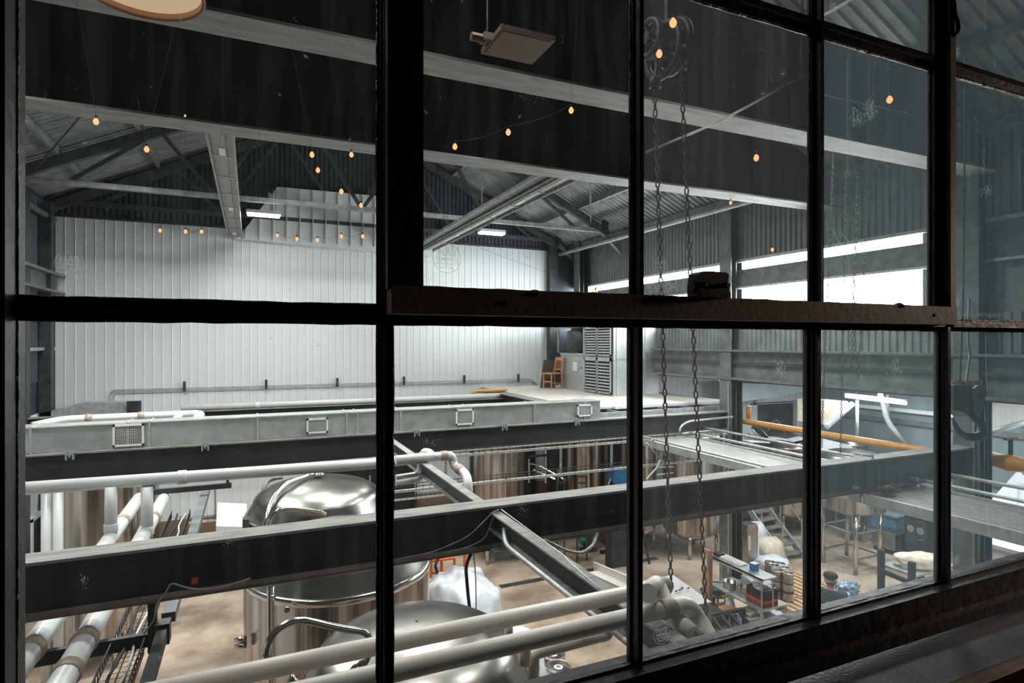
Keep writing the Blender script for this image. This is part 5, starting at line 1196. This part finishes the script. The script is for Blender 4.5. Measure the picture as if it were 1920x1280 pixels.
# cabinet in the annex
p = pZ(1403, 1072, FL); bx('steel_cabinet', 'tall brownish steel cabinet with a red mark right of the column', 'cabinet', p.x+.1, p.y+.1, FL, .32, .3, 1.15, 'stainless_dome', 0, [('side_panel', (.16,.2,-.15,.1,.2,1.05), 'white'), ('red_mark', (.1,.165,-.155,-.15,.98,1.1), 'red'), ('notice', (-.155,-.08,-.153,-.15,.55,.9), 'white_wire')])
p = pZ(1437, 1030, FL+.45)
for k, (du, dv, lab, s_) in enumerate(((-6,-8,'rearmost, all white',.34),(6,0,'middle one, with a yellow end',.4),(-2,10,'nearest the steel cabinet, slumped',.42))):
    q = pZ(1437+du, 1030+dv, FL+.4); blob('malt_sack', 'white malt sack heaped beside the stairs, %s' % lab, 'sack', (q.x+.1, q.y+.4-k*.25, FL+.18+.1*(2-k)), s_, .3, .2+.14*(2-k), 'bag' if k != 1 else 'grain_bag', 20+k, .2, sub=3, group='malt sacks by the stairs')
# stainless wheeled box + blue tote + machine
p = pZ(1672, 1033, FL); t = bx('steel_tote', 'wheeled stainless box in the annex right of the tank legs', 'tote', p.x, p.y, FL+.12, .62, .6, .45, 'stainless_dome')
for dx in (-.26,.26):
    for dy in (-.25,.25): b = MB(); b.tube([V(p.x+dx-.02,p.y+dy,FL+.06),V(p.x+dx+.02,p.y+dy,FL+.06)], .06, 10); b.build('wheel', M['rubber'], t)
p = pZ(1690, 990, FL+.5); bx('blue_tote', 'pale blue plastic tote behind the wheeled steel box', 'tote', min(p.x,16.3), p.y+.2, FL, .9, .7, .85, 'tote_blue', 0, [('lid', (-.47,.47,-.37,.37,.85,.9), 'teal_wall')])
p = pZ(1738, 985, FL+.9); t = bx('control_machine', 'black machine with round dials at the right edge of the fourth pane', 'machine', min(p.x, 15.8), p.y, FL, .9, .6, 1.25, 'black', 0, [('panel', (-.46,-.45,-.25,.25,.5,1.1), 'dark_mid')])
for k in range(2):
    q = ORG[t.name]; b = MB(); b.tube([V(q.x-.47, q.y-.12+.24*k, FL+.85), V(q.x-.46, q.y-.12+.24*k, FL+.85)], .09, 14); b.build('dial', M['galv'], t)
# black-post stand with steel top and grain bag
t = thing('steel_stand', 'black-posted steel stand holding a grain sack, lower right', 'stand', (12.5, 7.65, FL))
MB().box(11.95, 13.3, 7.35, 8.05, -4.65, -4.61).build('top', M['galv'], t)
for (x, y, z1) in ((11.93,8.03,-4.3),(11.8,7.33,-4.3),(13.1,7.95,-4.25),(13.3,7.33,-4.6)):
    MB().box(x-.05, x+.05, y-.05, y+.05, FL, z1).build('post', M['black'], t)
b = MB(); b.obox((11.88,8.03,-4.72),(11.8,7.33,-4.72), .05, .09); b.build('side_bar', M['black'], t)
b = MB(); b.obox((11.9,7.33,-5.1),(13.2,7.33,-5.1), .04, .06); b.build('lower_bar', M['black'], t)
p = pZ(1722, 1052, -4.5); o = blob('grain_sack', 'tan grain sack lying on the black-posted stand', 'sack', (p.x, p.y, -4.51), .42, .25, .17, 'grain_bag', 30, .14, sub=4)
o.rotation_euler = (0,0,-.5)
p = pZ(1690, 1103, -5.2); o = blob('grain_sack', 'flattened pale sack under the black-posted stand', 'sack', (12.3, 7.3, -5.3), .45, .3, .2, 'grain_bag', 31, .15, sub=3)
bx('low_shelf', 'pale shelf board under the black-posted stand', 'shelf', 12.4, 7.5, -5.45, 1.3, .7, .04, 'galv_flat')
# bench with blue foil bag
p = pZ(1592, 1124, -4.78); bx('bench', 'narrow pale bench with papers just right of the man', 'bench', p.x+.1, p.y, -4.82, .62, .4, .04, 'pallet_wood', 0, [('leg', (-.3,-.26,-.18,-.14,-.78,0), 'galv'), ('leg', (.26,.3,-.18,-.14,-.78,0), 'galv'), ('leg', (-.3,-.26,.14,.18,-.78,0), 'galv'), ('leg', (.26,.3,.14,.18,-.78,0), 'galv'), ('paper', (-.2,.15,-.15,.1,.04,.05), 'white')])
o = blob('foil_bag', 'crumpled blue and silver foil bag on the bench', 'bag', (p.x+.1, p.y+.12, -4.66), .26, .12, .13, 'foil', 40, .45, 3.5, 4)
o = blob('rag', 'white crumpled paper beside the blue foil bag', 'paper', (p.x-.12, p.y+.05, -4.70), .12, .1, .07, 'bag', 41, .5, 3.5, 3)
# ================================================================== PERSON
def skin_fig(name, chains, m, par, sub=2):
    """chains: list of lists of (point, radius); first point of the first chain is the root; shared points are welded"""
    verts, rad, edg, idx = [], [], [], {}
    for ch in chains:
        prev = None
        for p_, r_ in ch:
            key = tuple(round(c_, 4) for c_ in p_)
            if key not in idx: idx[key] = len(verts); verts.append(key); rad.append(r_)
            i = idx[key]
            if prev is not None: edg.append((prev, i))
            prev = i
    me = bpy.data.meshes.new(name); me.from_pydata(verts, edg, []); o = bpy.data.objects.new(name, me); COL.objects.link(o)
    md = o.modifiers.new('skin', 'SKIN'); sv = me.skin_vertices[0].data
    for i, r_ in enumerate(rad): sv[i].radius = r_ if isinstance(r_, tuple) else (r_, r_); sv[i].use_root = (i == 0)
    sb = o.modifiers.new('sub', 'SUBSURF'); sb.levels = sub; sb.render_levels = sub
    dg = bpy.context.evaluated_depsgraph_get(); me2 = bpy.data.meshes.new_from_object(o.evaluated_get(dg)); bpy.data.objects.remove(o)
    me2.materials.clear(); me2.materials.append(M[m])
    for p_ in me2.polygons: p_.use_smooth = True
    o = bpy.data.objects.new(name, me2); COL.objects.link(o); o.parent = par; return o
px, py = 8.80, 6.78
pe = thing('person', 'person in a dark cap and dark T-shirt with a pale ring print on the back', 'person', (px, py, FL))
pe.rotation_euler = (0, 0, math.radians(-52))        # local -Y is the back, toward the camera
H = 1.74
S1 = [((0,0,.92),(.15,.11)),((0,0,1.08),(.145,.10)),((0,.0,1.25),(.17,.11)),((0,.02,1.40),(.15,.09)),((0,.03,1.47),(.07,.06))]
skin_fig('body', [[((0,0,.92),.13),((0,0,1.10),.12),((0,0,1.28),.13),((0,.02,1.42),.10),((0,.03,1.48),.052),((0,.045,1.54),.055),((0,.045,1.60),.115),((0,.04,1.68),.105)],
    [((0,.02,1.42),.10),((-.17,.02,1.41),.06),((-.22,.10,1.16),.045),((-.17,.32,1.06),.036),((-.15,.40,1.05),.028)],
    [((0,.02,1.42),.10),((.17,.02,1.41),.06),((.23,.10,1.16),.045),((.17,.33,1.04),.036),((.15,.41,1.03),.028)],
    [((0,0,.92),.13),((-.10,0,.84),.095),((-.11,.02,.48),.062),((-.12,-.01,.10),.042),((-.12,.12,.045),.035)],
    [((0,0,.92),.13),((.10,0,.84),.095),((.11,.02,.48),.062),((.12,-.01,.10),.042),((.12,.12,.045),.035)]], 'skin', pe)
skin_fig('shirt', [[((0,0,.88),(.21,.15)),((0,0,1.10),(.20,.145)),((0,0,1.28),(.23,.155)),((0,.02,1.41),(.20,.12)),((0,.03,1.475),(.10,.085))],
    [((0,.02,1.41),(.20,.12)),((-.18,.02,1.40),.105),((-.23,.07,1.20),.085)],[((0,.02,1.41),(.20,.12)),((.18,.02,1.40),.105),((.23,.07,1.20),.085)]], 'shirt', pe)
skin_fig('trousers', [[((0,0,.95),.145),((-.10,0,.84),.115),((-.11,.02,.48),.085),((-.12,-.01,.10),.07)],[((0,0,.95),.145),((.10,0,.84),.115),((.11,.02,.48),.085),((.12,-.01,.10),.07)]], 'denim', pe)
for s_ in (-1, 1):
    skin_fig('shoe', [[((s_*.12,-.06,.05),.05),((s_*.12,.05,.05),.05),((s_*.13,.17,.04),.04)]], 'black', pe, 1)
    for k in range(4):
        x0 = s_*(.15+(.018*(k-1.5))); y0 = .42
        skin_fig('finger', [[((x0,y0,1.04),.010),((x0,y0+.035,1.03),.009),((x0,y0+.055,1.005),.008)]], 'skin', pe, 1)
    skin_fig('thumb', [[((s_*.12,.39,1.04),.012),((s_*.10,.42,1.035),.010),((s_*.095,.445,1.02),.009)]], 'skin', pe, 1)
    skin_fig('ear', [[((s_*.082,.05,1.60),.014),((s_*.086,.045,1.63),.012)]], 'skin', pe, 1)
skin_fig('nose', [[((0,.135,1.63),.010),((0,.155,1.60),.014)]], 'skin', pe, 1)
for s_ in (-1, 1): skin_fig('eye', [[((s_*.03,.128,1.635),.009),((s_*.034,.128,1.635),.009)]], 'black', pe, 1)
skin_fig('mouth', [[((-.02,.130,1.565),.005),((.02,.130,1.565),.005)]], 'dark_red', pe, 1)
skin_fig('hair', [[((0,.005,1.61),.11),((0,.0,1.56),.085)]], 'hair', pe, 1)
skin_fig('cap', [[((0,.03,1.655),.13),((0,.03,1.72),.125),((0,.03,1.765),.09)]], 'cap', pe)
b = MB(); b.box(-.07, .07, .12, .21, 1.672, 1.684); c_ = b.build('cap_peak', M['cap']); c_.parent = pe
# shirt print: two rings on the back
for R_, r_ in ((.095,.004),(.075,.003)):
    pts = [V(R_*math.cos(2*math.pi*i/28), -.150-.012*(1-abs(math.cos(2*math.pi*i/28))), 1.24+R_*math.sin(2*math.pi*i/28)) for i in range(28)]; pts.append(pts[0]+V(0,0,.0001))
    b = MB(); b.tube(pts, r_, 5, cap=False); c_ = b.build('shirt_print', M['white_wire']); c_.parent = pe
# ================================================================== CHAINS, HOIST, HOOK
def link_mesh(L_, W_, r_, m, name='link', n=12, k=5):
    pts = []
    for i in range(n):
        a = 2*math.pi*i/n; pts.append(V((W_/2-r_)*math.cos(a), 0, (L_/2-W_/2)*(1 if math.sin(a) > .01 else -1 if math.sin(a) < -.01 else 0)+(W_/2-r_)*math.sin(a)))
    pts.append(pts[0]+V(0,.00001,.00001))
    b = MB(); b.tube(pts, r_, k, cap=False); return b.build(name, M[m], None, True)
proto = link_mesh(.056, .034, .0052, 'rust')
proto_me = proto.data; bpy.data.objects.remove(proto)
def chain(label, a, c, pitch=.0445, sc=1.0, group=None, joined=False, mesh=proto_me):
    a, c = Vector(a), Vector(c); t = thing('hoist_chain', label, 'chain', a, group)
    d = c-a; n = int(d.length/(pitch*sc)); q = d.normalized(); eul = V(0,0,1).rotation_difference(-q).to_matrix()
    if joined:
        b = MB()
        for i in range(n):
            p = a+q*pitch*sc*(i+.5); Rm = eul @ Matrix.Rotation(math.radians(90*(i%2)+30), 3, 'Z')
            b.add([p+Rm@(v.co*sc) for v in mesh.vertices], [tuple(f.vertices) for f in mesh.polygons])
        o = b.build('links', M['iron'], t, True); o['kind'] = 'stuff'; return t
    for i in range(n):
        o = bpy.data.objects.new('link', mesh); COL.objects.link(o); o.parent = t
        o.location = q*pitch*sc*(i+.5); o.rotation_euler = (eul @ Matrix.Rotation(math.radians(90*(i%2)+30), 3, 'Z')).to_euler(); o.scale = (sc,)*3
    return t
YC = 3.05
chain('rusty hoist chain, left of the two in front of the nearest lower beam', pY(1227,166,YC), pY(1259,1112,YC), group='rusty hoist chains')
chain('rusty hoist chain, right of the two, reaching down past the black cases', pY(1277,133,YC), pY(1326,1205,YC), group='rusty hoist chains')
hs = thing('chain_hoist', 'dark iron chain hoist with spoked wheels at the top of the third pane', 'hoist', pY(1250,95,YC))
for k, (u, v, R_) in enumerate(((1243,95,.165),(1262,88,.165),(1217,72,.11))):
    c = pY(u, v, YC+.02*k); n = 28
    b = MB(); pts = [c+V(.0, R_*math.cos(2*math.pi*i/n), R_*math.sin(2*math.pi*i/n)) for i in range(n)]; pts.append(pts[0]+V(0.0001,0,0))
    b.tube(pts, .022, 6, cap=False); b.build('wheel_rim', M['iron_dark'], hs, True)
    b = MB(); b.tube([c-V(.03,0,0), c+V(.03,0,0)], .04, 12); b.build('wheel_hub', M['iron_dark'], hs)
    b = MB(); 
    for j in range(5): a = 2*math.pi*j/5; b.obox(c, c+V(0,(R_-.01)*math.cos(a),(R_-.01)*math.sin(a)), .02, .012)
    b.build('wheel_spoke', M['iron_dark'], hs)
c = pY(1252, 80, YC); b = MB(); b.box(c.x-.09, c.x+.11, c.y-.06, c.y+.06, c.z-.02, c.z+.07); b.build('gear_case', M['dark_mid'], hs)
b = MB(); b.obox(c+V(0,0,.05), c+V(0,0,1.6), .03, .03); b.build('hanger', M['iron'], hs)
for (u, v) in ((1228,158),(1277,125)):
    c = pY(u, v, YC); b = MB(); b.lathe([(.02,.05),(.035,.035),(.038,-.02),(.028,-.024),(.02,0)], c, 14); b.build('chain_guide', M['iron_dark'], hs, True)
    b = MB(); b.tube([c+V(0,0,.04), c+V(.03,0,.22)], .012, 6); b.build('guide_arm', M['iron'], hs)
far = [(1567,330,1541,800,5.9,1.0),(1589,330,1576,850,6.0,1.0),(1612,330,1596,700,6.0,1.4),(1637,335,1608,715,6.1,1.0),(1626,330,1620,560,6.3,1.0)]
for k, (u0,v0,u1,v1,Y_,sc) in enumerate(far[:4]):
    chain('faint grey chain hanging in the fourth pane, %s' % ['leftmost','second from the left','thicker third one','rightmost'][k], pY(u0,v0-130,Y_), pY(u1,v1,Y_), sc=sc, group='chains in the fourth pane', joined=True)
chain('rusty chain wrapped over the nearest lower beam at its right', pY(1636,852,5.0), pY(1644,910,5.0), sc=1.0, joined=True)
blob('chain_pile', 'rusty heap of chain at the foot of the beam', 'chain', pY(1662,917,4.95), .09, .06, .035, 'rust', 50, 1.0, 9, 4)
chain('short rusty chain lying on top of the nearest lower beam', pY(1600,851,5.2), pY(1640,856,5.1), sc=1.0, joined=True)
# crane hook block
YH = 2.6
hb = thing('hook_block', 'heavy grey crane hook block with a curved hook in the right pane', 'hook block', pY(1815,760,YH))
c = pY(1812, 742, YH); s_ = .0030*YH/2.6*.92
def h(u, v, dy=0): return pY(u, v, YH+dy)
b = MB(); P = [h(1788,722), h(1835,722), h(1845,735), h(1846,755), h(1838,776), h(1820,782), h(1806,772), h(1788,768)]
b.prism(P, (0,.12,0)); b.build('cheek', M['grey_steel'], hb)
b = MB(); P = [h(1826,728,-.02), h(1834,722,-.02), h(1843,724,-.02), h(1849,740,-.02), h(1845,760,-.02), h(1838,778,-.02), h(1830,778,-.02), h(1826,755,-.02)]
b.prism(P, (0,.018,0)); b.build('side_plate', M['galv_flat'], hb)
for k in range(4):
    cc = h(1797+k*13, 720, .05); b = MB(); b.tube([cc+V(-.014,0,0), cc+V(.014,0,0)], .03, 12); b.build('sheave', M['rust'], hb, True)
b = MB(); b.tube([h(1838,742,-.03), h(1838,742,-.01)], .018, 10); b.build('pin', M['dark_mid'], hb)
pts = [h(1822,778), h(1832,788), h(1843,800), h(1841,815), h(1828,820), h(1808,818), h(1796,808), h(1790,795), h(1786,783)]
b = MB(); b.tube(pts, [.022,.028,.034,.036,.034,.030,.024,.015,.006], 12); b.build('hook', M['grey_steel'], hb, True)
b = MB(); b.tube([h(1812,716), h(1819,662), h(1815,640), h(1817,560)], .008, 6); b.build('wire_rope', M['galv'], hb)
b = MB(); b.tube([h(1800,716), h(1806,560), h(1810,100)], .006, 6); b.build('wire_rope', M['iron'], hb)
# ================================================================== ROOM REFLECTIONS BUILT AS OBJECTS: STRING LIGHTS, PENDANT, PANEL
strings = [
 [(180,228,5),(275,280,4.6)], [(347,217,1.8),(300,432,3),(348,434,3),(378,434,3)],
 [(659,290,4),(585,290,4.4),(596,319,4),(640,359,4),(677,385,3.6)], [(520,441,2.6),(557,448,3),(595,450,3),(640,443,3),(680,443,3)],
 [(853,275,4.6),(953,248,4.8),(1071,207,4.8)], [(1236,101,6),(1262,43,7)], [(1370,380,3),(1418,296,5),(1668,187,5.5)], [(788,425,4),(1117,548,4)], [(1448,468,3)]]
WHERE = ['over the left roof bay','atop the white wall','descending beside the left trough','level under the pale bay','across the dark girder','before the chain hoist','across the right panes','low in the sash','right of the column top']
bulb0 = None
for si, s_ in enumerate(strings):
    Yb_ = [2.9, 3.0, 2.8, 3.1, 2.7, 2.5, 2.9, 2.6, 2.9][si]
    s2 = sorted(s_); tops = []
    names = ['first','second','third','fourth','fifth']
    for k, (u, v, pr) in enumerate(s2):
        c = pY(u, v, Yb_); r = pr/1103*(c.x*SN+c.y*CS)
        t = thing('bulb_reflection', 'reflection of a small amber room bulb %s%s' % (WHERE[si], '' if len(s2) == 1 else ', %s from the left' % names[k]), 'bulb reflection', c, 'reflected amber string bulbs')  # room bulb mirrored in the glass, built as a glowing solid
        b = MB(); b.lathe([(.1*r,-r*1.25),(.6*r,-r),(.95*r,-.35*r),(.98*r,.2*r),(.6*r,.95*r),(.35*r,1.3*r)], c, 12); b.build('glow', M['reflected_glow'], t, True)
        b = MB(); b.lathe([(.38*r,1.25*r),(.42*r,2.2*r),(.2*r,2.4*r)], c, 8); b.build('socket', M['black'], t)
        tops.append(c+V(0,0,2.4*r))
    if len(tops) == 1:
        b = MB(); b.tube([tops[0], tops[0]+V(0,0,2.2)], .0005, 4); tag(b.build('added_cable', M['black'], org=tops[0]), 'added thin black cable of the lone reflected bulb right of the column top', 'cable')
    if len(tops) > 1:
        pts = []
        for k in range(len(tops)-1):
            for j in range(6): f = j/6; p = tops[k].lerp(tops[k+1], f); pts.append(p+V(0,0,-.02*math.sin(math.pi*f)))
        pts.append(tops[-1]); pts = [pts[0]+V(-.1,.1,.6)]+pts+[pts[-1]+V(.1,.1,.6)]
        b = MB(); b.tube(pts, .0005, 4); tag(b.build('added_cable', M['black'], org=pts[0]), 'added thin black cable of the reflected bulbs %s' % WHERE[si], 'cable')  # cable added to hang the reflected bulbs
c = pY(262, -20, 2.3); t = thing('pendant_reflection', 'reflection of a cream pendant lampshade cut by the top left edge', 'pendant lamp', c)  # lampshade mirrored in the panes, modelled as a solid in the hall
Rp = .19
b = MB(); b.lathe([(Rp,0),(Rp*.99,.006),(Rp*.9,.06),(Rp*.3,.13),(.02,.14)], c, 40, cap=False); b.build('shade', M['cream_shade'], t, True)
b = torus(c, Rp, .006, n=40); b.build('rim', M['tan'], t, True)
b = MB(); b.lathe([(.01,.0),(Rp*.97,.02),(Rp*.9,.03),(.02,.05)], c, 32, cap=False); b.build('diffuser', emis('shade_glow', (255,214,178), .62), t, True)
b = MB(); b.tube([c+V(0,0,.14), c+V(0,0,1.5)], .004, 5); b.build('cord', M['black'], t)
z_ = 2.09; t = thing('panel_reflection', 'reflection of a flat tan panel, built under the dark roof in the second pane', 'panel', (1.75, 3.8, z_))  # panel mirrored in the glass, built here as a hanging slab
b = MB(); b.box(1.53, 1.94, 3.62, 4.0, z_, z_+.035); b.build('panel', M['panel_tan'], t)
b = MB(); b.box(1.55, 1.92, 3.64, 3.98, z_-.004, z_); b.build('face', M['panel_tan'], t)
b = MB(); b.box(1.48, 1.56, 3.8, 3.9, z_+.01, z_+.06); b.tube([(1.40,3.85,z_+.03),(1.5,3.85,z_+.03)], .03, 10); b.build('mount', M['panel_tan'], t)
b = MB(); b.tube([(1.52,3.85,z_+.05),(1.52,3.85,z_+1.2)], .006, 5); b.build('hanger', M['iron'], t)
c = pY(1459, 141, 3.4); t = thing('tan_card', 'small tan card hanging by a wire high in the third pane', 'card', c)
b = MB(); b.prism([pY(1443,138,3.4), pY(1471,126,3.4), pY(1477,144,3.4), pY(1449,155,3.4)], (0,.006,0)); b.build('card', M['tan'], t)
b = MB(); b.tube([pY(1465,130,3.39), pY(1455,112,3.4), pY(1440,95,3.4), pY(1420,92,3.4), pY(1415,-20,3.4)], .002, 5, bend=.04); b.build('wire', M['rust'], t)
b = MB(); b.tube([pY(1470,138,3.39), pY(1466,140,3.385)], .004, 6); b.build('clip', M['black'], t)
# faint rods and curved tube high up
pipe('curved_rod', 'thin pale rod curving up under the roof in the third pane', [pY(1212,285,4.6), pY(1340,232,4.6), pY(1420,190,4.6), pY(1482,152,4.6), pY(1500,150,4.6), pY(1506,-60,4.6)], .012, 'truss_pale', bend=.5, n=8)
pipe('conduit', 'thin level conduit high in the fourth pane', [pY(1540,176,4.6), pY(1728,218,4.6)], .010, 'truss_pale', bend=0, n=8)
